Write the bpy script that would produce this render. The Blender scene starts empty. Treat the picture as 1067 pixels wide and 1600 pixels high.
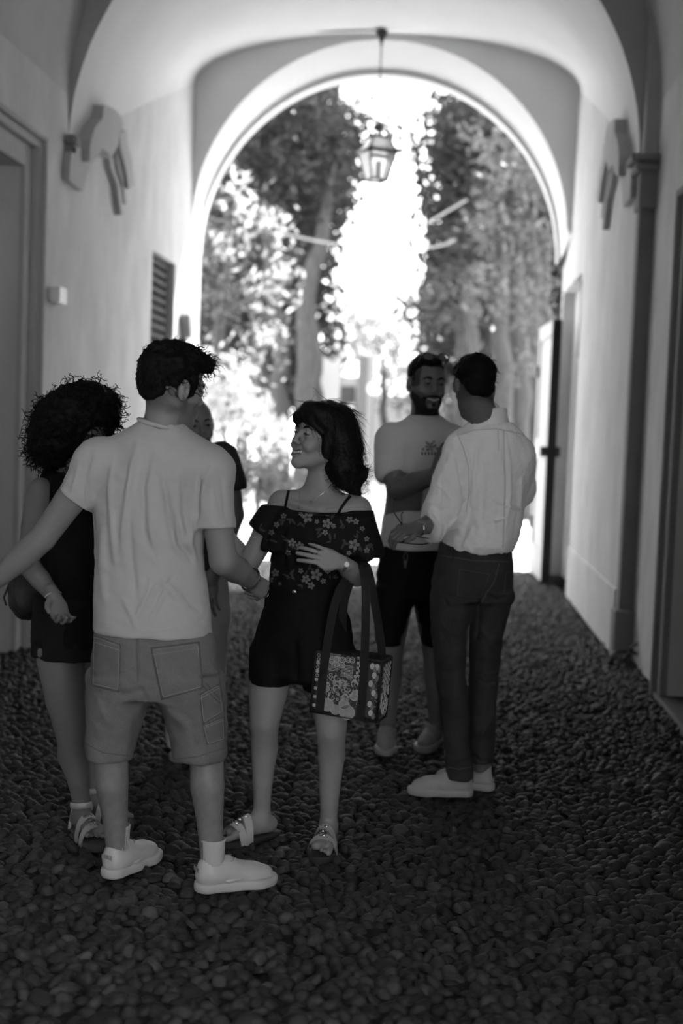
import bpy, math, random
import numpy as np
from mathutils import Vector
from mathutils.bvhtree import BVHTree
scene = bpy.context.scene
COL = scene.collection
PI = math.pi
rng = np.random.default_rng(7)
# ------------------------------------------------------------------ camera
FPX, TH, PS, RO, CZ = 1997.55, 0.06671521, 0.07209656, 0.03767234, 1.5
Fv = np.array([-math.sin(PS)*math.cos(TH), math.cos(PS)*math.cos(TH), -math.sin(TH)])
R0 = np.array([math.cos(PS), math.sin(PS), 0.0]); U0 = np.cross(R0, Fv)
Rv = math.cos(RO)*R0 + math.sin(RO)*U0; Uv = math.cos(RO)*U0 - math.sin(RO)*R0
CAM = np.array([0, 0, CZ])
cd = bpy.data.cameras.new('camera'); cam = bpy.data.objects.new('camera', cd); COL.objects.link(cam)
from mathutils import Matrix
cam.matrix_world = Matrix(((Rv[0], Uv[0], -Fv[0], 0), (Rv[1], Uv[1], -Fv[1], 0), (Rv[2], Uv[2], -Fv[2], CZ), (0, 0, 0, 1)))
cd.sensor_fit = 'VERTICAL'; cd.sensor_height = 36; cd.sensor_width = 24; cd.lens = FPX*36/1600
cd.clip_start = 0.05; cd.clip_end = 400
cd.dof.use_dof = True; cd.dof.focus_distance = 4.25; cd.dof.aperture_fstop = 1.7
scene.camera = cam
# ------------------------------------------------------------------ light
w = bpy.data.worlds.new('sky'); scene.world = w; w.use_nodes = True
bg = w.node_tree.nodes['Background']; bg.inputs[0].default_value = (1, 1, 1, 1); bg.inputs[1].default_value = 5.2
def sunlamp():
    l = bpy.data.lights.new('sun', 'SUN'); l.energy = 13; l.angle = 0.01
    o = bpy.data.objects.new('sun', l); COL.objects.link(o)
    d = Vector((-0.45, -0.50, -0.85)).normalized()
    o.rotation_euler = d.to_track_quat('-Z', 'Y').to_euler(); o.location = (6, 20, 14)
sunlamp()
def portal(loc, rot, sx, sy):
    l = bpy.data.lights.new('portal', 'AREA'); l.shape = 'RECTANGLE'; l.size = sx; l.size_y = sy; l.cycles.is_portal = True
    o = bpy.data.objects.new('portal', l); COL.objects.link(o); o.location = loc; o.rotation_euler = rot
portal((-0.7, 13.9, 2.7), (-PI/2, 0, 0), 4.0, 5.4)
portal((0.4, -3.9, 1.4), (PI/2, 0, 0), 1.6, 2.8)
portal((1.75, -1.6, 1.7), (0, PI/2, 0), 3.4, 4.0)
vs = scene.view_settings
vs.view_transform = 'Standard'; vs.look = 'None'; vs.gamma = 1; vs.use_curve_mapping = False; vs.exposure = 0.20
scene.cycles.max_bounces = 10; scene.cycles.diffuse_bounces = 6; scene.cycles.use_denoising = True
scene.cycles.sample_clamp_indirect = 6

def ray(u, v): return Fv + Rv*(u-533.5)/FPX - Uv*(v-800)/FPX
def at(u, v, Y):
    d = ray(u, v); return CAM + d*(Y/d[1])
def onz(u, v, z=0.0):
    d = ray(u, v); return CAM + d*((z-CZ)/d[2])
def onx(u, v, x):
    d = ray(u, v); return CAM + d*(x/d[0])
def pix(P):
    d = np.asarray(P) - CAM; w_ = d@Fv
    return np.stack([533.5 + FPX*(d@Rv)/w_, 800 - FPX*(d@Uv)/w_], -1)
# ------------------------------------------------------------------ materials
MATS = {}
def mat(name, g, rough=0.8, spec=0.3, noise=0.0, nscale=8.0, bump=0.0, bscale=60.0, stretch=(1, 1, 1), metal=0.0, attr=None, fine=0.0, trans=0.0, emit=0.0, sheen=0.0, coat=0.0, sss=0.0):
    if name in MATS: return MATS[name]
    m = bpy.data.materials.new(name); m.use_nodes = True; nt = m.node_tree; N = nt.nodes; L = nt.links
    b = N['Principled BSDF']; b.inputs['Roughness'].default_value = rough; b.inputs['Metallic'].default_value = metal
    b.inputs['Specular IOR Level'].default_value = spec
    if sheen: b.inputs['Sheen Weight'].default_value = sheen
    if coat: b.inputs['Coat Weight'].default_value = coat
    if trans: b.inputs['Transmission Weight'].default_value = trans
    if emit: b.inputs['Emission Color'].default_value = (1, 1, 1, 1); b.inputs['Emission Strength'].default_value = emit
    b.inputs['Base Color'].default_value = (g, g, g, 1)
    out = None
    if attr:
        a = N.new('ShaderNodeAttribute'); a.attribute_name = attr; out = a.outputs['Fac']
        mm = N.new('ShaderNodeMath'); mm.operation = 'MULTIPLY'; mm.inputs[1].default_value = g; L.new(out, mm.inputs[0]); out = mm.outputs[0]
    if noise:
        tc = N.new('ShaderNodeTexCoord'); mp = N.new('ShaderNodeMapping'); mp.inputs['Scale'].default_value = stretch
        L.new(tc.outputs['Object'], mp.inputs[0])
        n = N.new('ShaderNodeTexNoise'); n.inputs['Scale'].default_value = nscale; n.inputs['Detail'].default_value = 6; n.inputs['Roughness'].default_value = 0.62
        L.new(mp.outputs[0], n.inputs['Vector'])
        mr = N.new('ShaderNodeMapRange'); mr.inputs['From Min'].default_value = 0.3; mr.inputs['From Max'].default_value = 0.7
        mr.inputs['To Min'].default_value = 1-noise; mr.inputs['To Max'].default_value = 1+noise; L.new(n.outputs[0], mr.inputs[0])
        m2 = N.new('ShaderNodeMath'); m2.operation = 'MULTIPLY'; L.new(mr.outputs[0], m2.inputs[0])
        if out: L.new(out, m2.inputs[1])
        else: m2.inputs[1].default_value = g
        out = m2.outputs[0]
    if fine:
        tc = N.new('ShaderNodeTexCoord'); n = N.new('ShaderNodeTexNoise'); n.inputs['Scale'].default_value = 420; n.inputs['Detail'].default_value = 2
        L.new(tc.outputs['Object'], n.inputs['Vector'])
        mr = N.new('ShaderNodeMapRange'); mr.inputs['From Min'].default_value = 0.3; mr.inputs['From Max'].default_value = 0.7
        mr.inputs['To Min'].default_value = 1-fine; mr.inputs['To Max'].default_value = 1+fine; L.new(n.outputs[0], mr.inputs[0])
        m2 = N.new('ShaderNodeMath'); m2.operation = 'MULTIPLY'; L.new(mr.outputs[0], m2.inputs[0])
        if out: L.new(out, m2.inputs[1])
        else: m2.inputs[1].default_value = g
        out = m2.outputs[0]
    if out: L.new(out, b.inputs['Base Color'])
    if bump:
        tc = N.new('ShaderNodeTexCoord'); mp = N.new('ShaderNodeMapping'); mp.inputs['Scale'].default_value = stretch
        L.new(tc.outputs['Object'], mp.inputs[0])
        n = N.new('ShaderNodeTexNoise'); n.inputs['Scale'].default_value = bscale; n.inputs['Detail'].default_value = 5; L.new(mp.outputs[0], n.inputs['Vector'])
        bu = N.new('ShaderNodeBump'); bu.inputs['Strength'].default_value = bump; bu.inputs['Distance'].default_value = 0.01
        L.new(n.outputs[0], bu.inputs['Height']); L.new(bu.outputs[0], b.inputs['Normal'])
    MATS[name] = m; return m
# ------------------------------------------------------------------ mesh helpers
def thing(name, label, cat, loc=(0, 0, 0), group=None):
    o = bpy.data.objects.new(name, None); COL.objects.link(o); o.location = loc; o.empty_display_size = 0.1
    o['label'] = label; o['category'] = cat
    if group: o['group'] = group
    return o
def tag(o, label, cat, group=None):
    o['label'] = label; o['category'] = cat
    if group: o['group'] = group
    return o
def npmesh(name, V, F, m=None, parent=None, smooth=True, attrs=None):
    """V (n,3); F list of int arrays (k,3)/(k,4). Vertices are world coordinates."""
    V = np.asarray(V, dtype=np.float64)
    if isinstance(F, np.ndarray): F = [F]
    F = [np.asarray(f) for f in F if len(f)]
    org = np.zeros(3)
    q_ = parent
    while q_ is not None:
        org = org+np.array(tuple(q_.location)); q_ = q_.parent
    me = bpy.data.meshes.new(name)
    me.vertices.add(len(V)); me.vertices.foreach_set('co', (V-org).astype(np.float32).ravel())
    tot = np.concatenate([np.full(len(f), f.shape[1]) for f in F]); idx = np.concatenate([f.ravel() for f in F])
    me.loops.add(len(idx)); me.loops.foreach_set('vertex_index', idx.astype(np.int32))
    me.polygons.add(len(tot)); st = np.concatenate([[0], np.cumsum(tot)[:-1]])
    me.polygons.foreach_set('loop_start', st.astype(np.int32))
    try: me.polygons.foreach_set('loop_total', tot.astype(np.int32))
    except Exception: pass
    me.polygons.foreach_set('use_smooth', np.full(len(tot), smooth))
    if attrs:
        for k, a in attrs.items():
            at_ = me.attributes.new(k, 'FLOAT', 'POINT'); at_.data.foreach_set('value', np.asarray(a, dtype=np.float32))
    me.update(calc_edges=True); me.validate()
    if m: me.materials.append(m)
    o = bpy.data.objects.new(name, me); COL.objects.link(o)
    if parent is not None: o.parent = parent
    return o
SPLIT = {'seam', 'shoulder_strap', 'necklace', 'hinge', 'bolt', 'stitching', 'belt_loop'}
class MB:
    def __init__(s): s.V = []; s.Q = []; s.T = []; s.n = 0; s.parts = []
    def add(s, V, Q=None, T=None):
        V = np.asarray(V, float); s.parts.append((V, Q, T))
        if Q is not None and len(Q): s.Q.append(np.asarray(Q)+s.n)
        if T is not None and len(T): s.T.append(np.asarray(T)+s.n)
        s.V.append(V); s.n += len(V); return s
    def box(s, lo, hi, bev=0.0, M=None, c=None):
        lo = np.array(lo, float); hi = np.array(hi, float)
        lo, hi = np.minimum(lo, hi), np.maximum(lo, hi)
        if bev <= 0:
            V = np.array([[x, y, z] for x in (lo[0], hi[0]) for y in (lo[1], hi[1]) for z in (lo[2], hi[2])])
            Q = [[0, 1, 3, 2], [4, 6, 7, 5], [0, 4, 5, 1], [2, 3, 7, 6], [0, 2, 6, 4], [1, 5, 7, 3]]; T = None
        else:
            bev = min(bev, (hi-lo).min()*0.45); V = []; ids = {}
            for i, sx in enumerate((0, 1)):
                for j, sy in enumerate((0, 1)):
                    for k, sz in enumerate((0, 1)):
                        base = np.array([(lo, hi)[sx][0], (lo, hi)[sy][1], (lo, hi)[sz][2]]); d = np.array([1-2*sx, 1-2*sy, 1-2*sz])*bev
                        for a in range(3):
                            p = base+d; p[a] = base[a]; ids[(sx, sy, sz, a)] = len(V); V.append(p)
            V = np.array(V); Q = []; T = []
            for a in range(3):
                b_, c_ = [x for x in range(3) if x != a]
                for s_ in (0, 1):
                    q = []
                    for (p, r) in ((0, 0), (1, 0), (1, 1), (0, 1)):
                        k = [0, 0, 0]; k[a] = s_; k[b_] = p; k[c_] = r; q.append(ids[(*k, a)])
                    Q.append(q)
                for p in (0, 1):
                    for r in (0, 1):
                        k0 = [0, 0, 0]; k0[b_] = p; k0[c_] = r; k1 = list(k0); k1[a] = 1
                        Q.append([ids[(*k0, b_)], ids[(*k0, c_)], ids[(*k1, c_)], ids[(*k1, b_)]])
            for i in (0, 1):
                for j in (0, 1):
                    for k in (0, 1): T.append([ids[(i, j, k, a)] for a in range(3)])
        if M is not None: V = V@np.array(M).T
        if c is not None: V = V+np.array(c)
        return s.add(V, Q, T)
    def tube(s, P, r, n=8, cap=True, flat=None):
        P = np.asarray(P, float); m_ = len(P)
        r = np.full(m_, r) if np.isscalar(r) else np.asarray(r, float)
        T = np.gradient(P, axis=0); T /= np.linalg.norm(T, axis=1)[:, None]+1e-9
        u = np.cross(T[0], [0, 0, 1.0]);
        if np.linalg.norm(u) < 0.1: u = np.cross(T[0], [1.0, 0, 0])
        u /= np.linalg.norm(u); a = np.arange(n)*2*PI/n; V = []
        for i in range(m_):
            u = u-T[i]*(u@T[i]); u /= np.linalg.norm(u)+1e-9; v = np.cross(T[i], u)
            V.append(P[i]+r[i]*(np.cos(a)[:, None]*u+np.sin(a)[:, None]*v))
        V = np.concatenate(V); Q = []
        i = np.arange(m_-1)[:, None]*n; j = np.arange(n)[None]; j2 = (j+1) % n
        Q = np.stack([i+j, i+j2, i+n+j2, i+n+j], -1).reshape(-1, 4); T_ = None
        if cap:
            V = np.concatenate([V, P[:1], P[-1:]]); c0 = m_*n; k = np.arange(n); k2 = (k+1) % n
            T_ = np.concatenate([np.stack([k2, k, np.full(n, c0)], -1), np.stack([k+(m_-1)*n, k2+(m_-1)*n, np.full(n, c0+1)], -1)])
        return s.add(V, Q, T_)
    def lathe(s, prof, c, n=16, M=None):
        prof = np.array(prof, float); a = np.arange(n)*2*PI/n
        V = np.stack([prof[:, 0][:, None]*np.cos(a), prof[:, 0][:, None]*np.sin(a), np.repeat(prof[:, 1][:, None], n, 1)], -1).reshape(-1, 3)
        if M is not None: V = V@np.array(M).T
        i = np.arange(len(prof)-1)[:, None]*n; j = np.arange(n)[None]; j2 = (j+1) % n
        return s.add(V+np.array(c), np.stack([i+j, i+j2, i+n+j2, i+n+j], -1).reshape(-1, 4))
    def prism(s, poly, fn, d):
        """poly 2-D outline -> fn(a,b,depth) world; a solid of depth d (fan triangulated by mathutils)"""
        from mathutils.geometry import tessellate_polygon
        n = len(poly); T = [list(t) for t in tessellate_polygon([[Vector((p[0], p[1], 0)) for p in poly]])]
        V = [fn(p[0], p[1], 0) for p in poly]+[fn(p[0], p[1], d) for p in poly]
        T = np.array(T); k = np.arange(n); k2 = (k+1) % n
        return s.add(V, np.stack([k, k2, k2+n, k+n], -1), np.concatenate([T[:, ::-1], T+n]))
    def grid(s, P):
        a, b = P.shape[:2]; i = np.arange(a-1)[:, None]*b; j = np.arange(b-1)[None]
        return s.add(P.reshape(-1, 3), np.stack([i+j, i+j+1, i+b+j+1, i+b+j], -1).reshape(-1, 4))
    def build(s, name, m=None, parent=None, smooth=False, fixn=True):
        if not s.V: return None
        if name in SPLIT and len(s.parts) > 1 and len(s.V) == len(s.parts):
            o = None
            for (V, Q, T) in s.parts:
                m_ = MB(); m_.add(V, Q, T); o = m_.build(name, m, parent, smooth, fixn)
            return o
        V = np.concatenate(s.V); F = []
        if s.Q: F.append(np.concatenate(s.Q))
        if s.T: F.append(np.concatenate(s.T))
        o = npmesh(name, V, F, m, parent, smooth)
        if fixn and len(V) < 60000:
            import bmesh
            bm = bmesh.new(); bm.from_mesh(o.data); bmesh.ops.recalc_face_normals(bm, faces=bm.faces); bm.to_mesh(o.data); bm.free()
        return o
def struct(o):
    o['kind'] = 'structure'; return o
# ------------------------------------------------------------------ the passage
XL, XR, XN = -2.62, 1.27, 1.37        # left wall, right wall (far part), right wall (near part)
YB, Y0, Y1, Y2 = -4.0, 8.8, 13.2, 13.8   # open end behind, transverse arch, end lunette, outer face
CX = (XL+XR)/2; RR = (XR-XL)/2
plaster = mat('plaster', 0.54, 0.9, 0.1, noise=0.13, nscale=2.2, bump=0.25, bscale=14, stretch=(1.6, 1.6, 0.8))
vaultm = mat('vault_plaster', 0.64, 0.9, 0.1, noise=0.05, nscale=1.2, bump=0.08, bscale=8)
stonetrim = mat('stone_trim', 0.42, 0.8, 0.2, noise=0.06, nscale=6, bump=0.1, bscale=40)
pier = mat('pier_shaded', 0.22, 0.85, 0.2, noise=0.10, nscale=5, bump=0.15, bscale=30)  # dark colour carries the shade on the faces turned to the camera
darkwood = mat('dark_wood', 0.06, 0.6, 0.3, noise=0.2, nscale=3, stretch=(6, 6, 0.6), bump=0.2, bscale=20)
lightwood = mat('pale_painted_wood', 0.45, 0.6, 0.3, noise=0.08, nscale=3, stretch=(6, 6, 0.6))
iron = mat('iron', 0.03, 0.5, 0.4, noise=0.2, nscale=20)
zt = lambda Y: 3.33+(4.95-3.33)*np.clip((Y-Y0)/(Y1-Y0), 0, 1)**0.92
def wall_boxes(mb, x0, x1, openings, ya, yb, top):
    """wall slab split round openings (y0,y1,z0,z1); top(Y) gives the height"""
    ys = sorted({ya, yb, *[o[0] for o in openings], *[o[1] for o in openings]})
    for a, b in zip(ys[:-1], ys[1:]):
        op = [o for o in openings if o[0] <= a+1e-6 and o[1] >= b-1e-6]
        zs = [(0.0, None)]
        if op:
            o = op[0]; zs = ([(0.0, o[2])] if o[2] > 0.01 else [])+[(o[3], None)]
        for z0, z1 in zs:
            n = 1 if z1 is not None else max(1, int((b-a)/0.2))
            for k in range(n):
                p, q = a+(b-a)*k/n, a+(b-a)*(k+1)/n
                ta, tb = (top(p), top(q)) if z1 is None else (z1, z1)
                V = [(x0, p, z0), (x0, q, z0), (x0, q, tb), (x0, p, ta), (x1, p, z0), (x1, q, z0), (x1, q, tb), (x1, p, ta)]
                mb.add(V, [[0, 1, 2, 3], [4, 7, 6, 5], [0, 4, 5, 1], [3, 2, 6, 7], [0, 3, 7, 4], [1, 5, 6, 2]])
topf = lambda Y: 6.0 if Y < Y0 else float(zt(Y))+0.0
# left wall with the near door, the far dark door with its fanlight
dA = (5.95, 7.80, 0.0, 3.02)                       # near left door
yg0 = onx(237, 450, XL)[1]; yg1 = onx(273, 440, XL)[1]
dB = (yg0, yg1, 0.0, 3.02)
mb = MB(); wall_boxes(mb, XL, XL-0.35, [dA], YB, Y0, lambda Y: 6.0); wall_boxes(mb, XL, XL-0.35, [dB], Y0, Y1, topf); wall_boxes(mb, XL, XL-0.35, [], Y1, Y2, lambda Y: 3.55)
mb.box((XL-0.35, YB, 6.0), (XL-0.5, Y2, 0)); wall_left = struct(mb.build('wall_left', plaster))
# right wall: near part, pier, far part, recess for the gate leaf
rY = 12.0
dC = (5.2, 7.35, 0.0, 2.75)
gy0 = onx(921, 470, XR)[1]; gy1 = onx(897, 470, XR)[1]
dD = (gy0, gy1, 2.25, 3.0)
dS = (-3.6, 0.95, 0.0, 3.5)      # unseen side opening, added to light the people from the right
mb = MB(); wall_boxes(mb, XN, XN+0.4, [dC, dS], YB, Y0, lambda Y: 6.0)
wall_boxes(mb, XR, XR+0.4, [dD] if gy1 < rY else [], Y0, rY, topf)
wall_boxes(mb, XR+0.13, XR+0.4, [], rY, Y2, lambda Y: 3.0)
wall_boxes(mb, XR+0.001, XR+0.4, [], rY, Y2, lambda Y: 0) if False else None
mb.box((XR, rY, 3.0), (XR+0.4, Y1, 3.3))
V = []
for k in range(8):
    p, q = rY+(Y1-rY)*k/8, rY+(Y1-rY)*(k+1)/8
    mb.add([(XR, p, 3.3), (XR, q, 3.3), (XR, q, zt(q)), (XR, p, zt(p)), (XR+.4, p, 3.3), (XR+.4, q, 3.3), (XR+.4, q, zt(q)), (XR+.4, p, zt(p))], [[0, 1, 2, 3], [4, 7, 6, 5], [3, 2, 6, 7]])
mb.box((XR+0.0, Y1, 3.0), (XR+0.4, Y2, 3.55)); mb.box((XR+0.4, 3.2, 6.0), (XR+0.55, Y2, 0))
wall_right = struct(mb.build('wall_right', plaster))
# vault beyond the transverse arch
NX, NY = 72, 40
a = np.linspace(-PI/2, PI/2, NX+1); xs = CX+RR*np.sin(a)
Ys = np.linspace(Y0, Y1, NY+1); P = np.zeros((NY+1, NX+1, 3))
for i, Y in enumerate(Ys):
    t = (Y-Y0)/(Y1-Y0); zc = 5.28+0.19*t; z = zt(Y)+(zc-zt(Y))*np.cos(a)
    P[i] = np.stack([xs, np.full(NX+1, Y), z], -1)
mb = MB().grid(P)
Pt = P.copy(); Pt[..., 2] = 6.2; mb.grid(Pt)
ceiling = struct(mb.build('ceiling', vaultm, smooth=True, fixn=False))
# near vault (dark, over the camera) as part of the ceiling
a2 = np.linspace(-PI/2, PI/2, 41); xc = (XL+XN)/2; rr = (XN-XL)/2
P = np.zeros((13, 41, 3))
for i, Y in enumerate(np.linspace(YB, Y0, 13)): P[i] = np.stack([xc+rr*np.sin(a2), np.full(41, Y), 3.7+rr*np.cos(a2)], -1)
mb = MB().grid(P); Pt = P.copy(); Pt[..., 2] = np.maximum(6.2, Pt[..., 2]+.1); mb.grid(Pt)
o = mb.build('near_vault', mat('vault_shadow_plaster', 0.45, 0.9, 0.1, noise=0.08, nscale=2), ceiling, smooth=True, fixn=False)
struct(MB().box((XL-.3, YB-.08, 0), (-.35, YB, 6.3)).box((-.35, YB-.08, 2.7), (XN+.4, YB, 6.3)).box((1.1, YB-.08, 0), (XN+.4, YB, 2.7)).build('wall_rear_light_block', darkwood))  # unseen wall added to block part of the light from behind
# transverse wall above the arch, facing the camera
def ring(cx, cz, r, Y, n=64, lo=True):
    t = np.linspace(0, PI, n+1); return np.stack([cx-r*np.cos(t), np.full(n+1, Y), cz+r*np.sin(t)], -1)
inner = ring(CX, 3.33, RR, Y0); t = np.linspace(0, PI, 65)
outer = np.stack([xc-(rr+.05)*np.cos(t), np.full(65, Y0), 3.7+(rr+.1)*np.sin(t)], -1); outer[0] = (XL-.02, Y0, 3.33); outer[-1] = (XN+.03, Y0, 3.33)
mb = MB().grid(np.stack([inner, outer])); inn2 = inner.copy(); inn2[:, 1] += .0
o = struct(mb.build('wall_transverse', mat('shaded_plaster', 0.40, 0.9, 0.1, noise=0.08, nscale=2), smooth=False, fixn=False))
# end wall lunette, splayed soffit, outer rim
acx, acz, ar = -0.70, 3.50, 1.915; bcx, bcz, br = -0.725, 3.30, 1.93
n = 64; near = ring(acx, acz, ar, Y1, n); far = ring(bcx, bcz, br, Y2, n)
top = np.stack([CX-RR*np.cos(t), np.full(65, Y1), 4.95+0.52*np.sin(t)], -1)
near[0, 0] = XL; near[-1, 0] = XR
top2 = np.concatenate([top]); mb = MB().grid(np.stack([near, top2]))
mb.grid(np.stack([near, near+(far-near)*0.5, far]))
for s, xx in ((0, XL), (-1, XR)):
    pass
endw = struct(mb.build('wall_far', vaultm, smooth=False, fixn=False))
rimA = ring(bcx, bcz, br+.02, Y2-.10, n); rimB = ring(bcx, bcz, br-.025, Y2-.10, n); rimC = ring(bcx, bcz, br-.025, Y2+.1, n); rimD = ring(bcx, bcz, br+.1, Y2+.1, n)
mb = MB().grid(np.stack([rimA, rimB, rimC, rimD])); o = mb.build('trim_arch', mat('pale_trim', .55, .8, .2), fixn=False); struct(o)
# outer facade with the arch hole (seen only from outside; keeps the sun off)
hole = ring(bcx, bcz, br, Y2+.1, n); fo = np.stack([np.linspace(-9, 9, n+1)*0+0, np.full(n+1, Y2+.1), np.zeros(n+1)], -1)
tt = np.linspace(0, PI, n+1); fo[:, 0] = np.clip(bcx-12*np.cos(tt), -9, 9); fo[:, 2] = np.clip(bcz+12*np.sin(tt), 0, 8)
mb = MB().grid(np.stack([hole, fo])); mb.box((-9, Y2, 0), (XL-.05, Y2+.12, 3.35)); mb.box((XR+.0, Y2, 0), (9, Y2+.12, 3.35))
mb.box((-9, YB, 6.3), (XN+.6, Y2+.1, 6.5)); mb.box((XN+.5, 3.2, 6.3), (9, Y2+.1, 6.5)); mb.box((XN+.5, 3.2, 0), (9, 3.4, 6.4)); mb.box((-9, YB, 6.2), (-8.8, Y2, 0))
o = struct(mb.build('wall_outer', plaster, fixn=False))
# threshold floors
ground = mat('pale_gravel', 0.50, 0.95, 0.05, noise=0.15, nscale=3, bump=0.3, bscale=60)
# ------------------------------------------------------------------ trims, corbel, pier, pediments
# pier on the right: shaft, cap, plinth, rib above
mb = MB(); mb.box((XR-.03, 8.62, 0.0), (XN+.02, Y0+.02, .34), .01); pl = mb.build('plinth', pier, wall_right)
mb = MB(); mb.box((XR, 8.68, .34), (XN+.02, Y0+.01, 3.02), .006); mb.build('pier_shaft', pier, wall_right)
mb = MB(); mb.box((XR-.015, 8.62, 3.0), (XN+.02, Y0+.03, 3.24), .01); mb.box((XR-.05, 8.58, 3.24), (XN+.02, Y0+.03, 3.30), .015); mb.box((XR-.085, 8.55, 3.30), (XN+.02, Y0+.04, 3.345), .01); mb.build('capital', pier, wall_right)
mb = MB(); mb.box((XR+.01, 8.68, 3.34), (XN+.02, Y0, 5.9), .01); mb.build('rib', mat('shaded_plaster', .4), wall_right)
# corbel on the left
mb = MB(); mb.box((XL-.02, 8.70, 3.36), (XL+.08, 8.84, 3.42), .01); mb.box((XL-.02, 8.72, 3.30), (XL+.05, 8.83, 3.36), .01); mb.box((XL-.02, 8.73, 3.12), (XL+.03, 8.82, 3.30), .01)
mb.build('corbel', pier, wall_left)
# broken pediments in relief on both side walls, outlines measured on the wall plane
relief = mat('relief_plaster', 0.42, 0.85, 0.15, noise=0.06, nscale=5)
def pediment(xw, sgn, wall, dY=0.0, sy=1.0):
    Zm = [[(385, 712), (400, 600), (450, 450), (540, 345), (552, 180), (620, 205), (690, 240), (760, 320), (790, 430), (740, 520), (725, 660), (640, 810), (590, 745), (530, 700), (490, 790), (430, 850), (380, 860)],
          [(185, 650), (385, 712), (440, 700), (440, 850), (410, 870), (360, 980), (335, 1100), (305, 1215), (140, 1090), (150, 900)],
          [(740, 530), (790, 490), (825, 480), (830, 640), (880, 820), (915, 1140), (850, 1190), (815, 960), (750, 700)],
          [(705, 710), (738, 715), (745, 900), (800, 1100), (838, 1365), (803, 1370), (768, 1100), (718, 900)], [(622, 815), (658, 815), (675, 950), (740, 1120), (792, 1490), (757, 1500), (712, 1130), (637, 940)]]
    mb = MB()
    for zi, (o_, dd) in enumerate(zip(Zm, (.095, .05, .08, .05, .05))):
        q = []
        for (a, b) in o_:
            p = onx(90+a/7.62, 140+b/7.62, XL+dd); q.append((p[1]+dY, p[2]))
        q = np.array(q); m_ = []
        for i in range(len(q)):
            A, B, C_ = q[i-1], q[i], q[(i+1) % len(q)]
            m_ += [A*.18+B*.82, B*.94+(A+C_)*.03, B*.82+C_*.18]
        mb.prism([tuple(p) for p in m_], lambda a_, b_, c_: (xw+(c_-.01)*sgn, a_, b_), dd+.01)
    return mb.build('scroll_pediment', relief, wall)
pediment(XL, 1, wall_left); pediment(XR, -1, wall_right, 0.10, 1.0)
# near left door: architrave, leaf
mb = MB()
def frame(mb, x, sgn, y0, y1, z1, w_, d, z0=0.0, bev=.008):
    mb.box((x, y0-w_, z0), (x+sgn*d, y0, z1+w_), bev); mb.box((x, y1, z0), (x+sgn*d, y1+w_, z1+w_), bev); mb.box((x, y0, z1), (x+sgn*d, y1, z1+w_), bev)
frame(mb, XL-.01, 1, dA[0], dA[1], dA[3], .14, .045); frame(mb, XL-.01, 1, dA[0]-.14, dA[1]+.14, dA[3]+.14, .055, .085); frame(mb, XL-.01, 1, dA[0]-.195, dA[1]+.195, dA[3]+.195, .03, .115)
trim1 = struct(mb.build('trim_1', stonetrim))
d1 = struct(MB().box((XL-.27, dA[0], 0), (XL-.33, dA[1], dA[3])).build('door_1', mat('grey_painted_door', .2, .6, .3, noise=.05)))
for k in range(2):
    for (za, zb) in ((.25, 1.1), (1.25, 2.75)):
        ya = dA[0]+.12+k*.93; MB().box((XL-.275, ya, za), (XL-.245, ya+.7, zb), .012).build('door_panel', MATS['grey_painted_door'], d1)
# right near door, dark
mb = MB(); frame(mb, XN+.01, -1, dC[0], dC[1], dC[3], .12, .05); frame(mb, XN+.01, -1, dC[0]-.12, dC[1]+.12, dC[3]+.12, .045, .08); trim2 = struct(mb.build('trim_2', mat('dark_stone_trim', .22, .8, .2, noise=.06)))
d2 = struct(MB().box((XN+.10, dC[0], 0), (XN+.16, dC[1], dC[3])).build('door_2', darkwood))
for (za, zb) in ((.2, 1.0), (1.15, 2.6)):
    for k in range(2):
        ya = dC[0]+.12+k*1.0; MB().box((XN+.105, ya, za), (XN+.08, ya+.85, zb), .012).build('door_panel', darkwood, d2)
struct(MB().box((XN-.06, dC[0]-.1, -.02), (XN+.15, dC[1]+.12, .035), .01).build('trim_3', mat('dark_threshold', .07, .8)))
# far left dark door with a grated fanlight
yb0, yb1 = dB[0], dB[1]
d3 = struct(MB().box((XL-.30, yb0, 0), (XL-.24, yb1, 2.10)).build('door_3', mat('grey_door_glass', .32, .35, .5)))
mb = MB(); frame(mb, XL-.24, 1, yb0+.02, yb1-.02, 2.06, .05, .06); mb.box((XL-.24, yb0, 2.06), (XL-.12, yb1, 2.16), .01); mb.box((XL-.24, yb0+.10, 0), (XL-.20, yb0+.22, 2.1), .005); mb.box((XL-.2, yb1-.12, 0), (XL-.02, yb1+.0, 2.3), .005)
mb.build('door_frame', mat('black_door_frame', .02, .5, .3), d3)
w1 = struct(MB().box((XL-.26, yb0, 2.16), (XL-.25, yb1, 3.02)).build('window_1', mat('dark_glass', .05, .2, .5)))
mb = MB()
for z in np.arange(2.20, 3.02, .085): mb.box((XL-.08, yb0, z), (XL-.06, yb1, z+.014))
for y in np.arange(yb0+.03, yb1, .10): mb.box((XL-.085, y, 2.16), (XL-.065, y+.016, 3.02))
mb.build('window_grille', iron, w1)
w2 = struct(MB().box((XR+.22, gy0, 2.25), (XR+.24, gy1, 3.0)).build('window_2', MATS['dark_glass']))
mb = MB()
for z in np.arange(2.30, 3.0, .085): mb.box((XR+.05, gy0, z), (XR+.065, gy1, z+.014))
for y in np.arange(gy0+.03, gy1, .10): mb.box((XR+.05, y, 2.25), (XR+.07, y+.016, 3.0))
mb.build('window_grille', iron, w2)
# dado groove on the far right wall
mb = MB(); mb.box((XR-.012, Y0+.02, 0), (XR+.01, rY, .46), .004); mb.build('wall_dado', plaster, wall_right)
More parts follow.
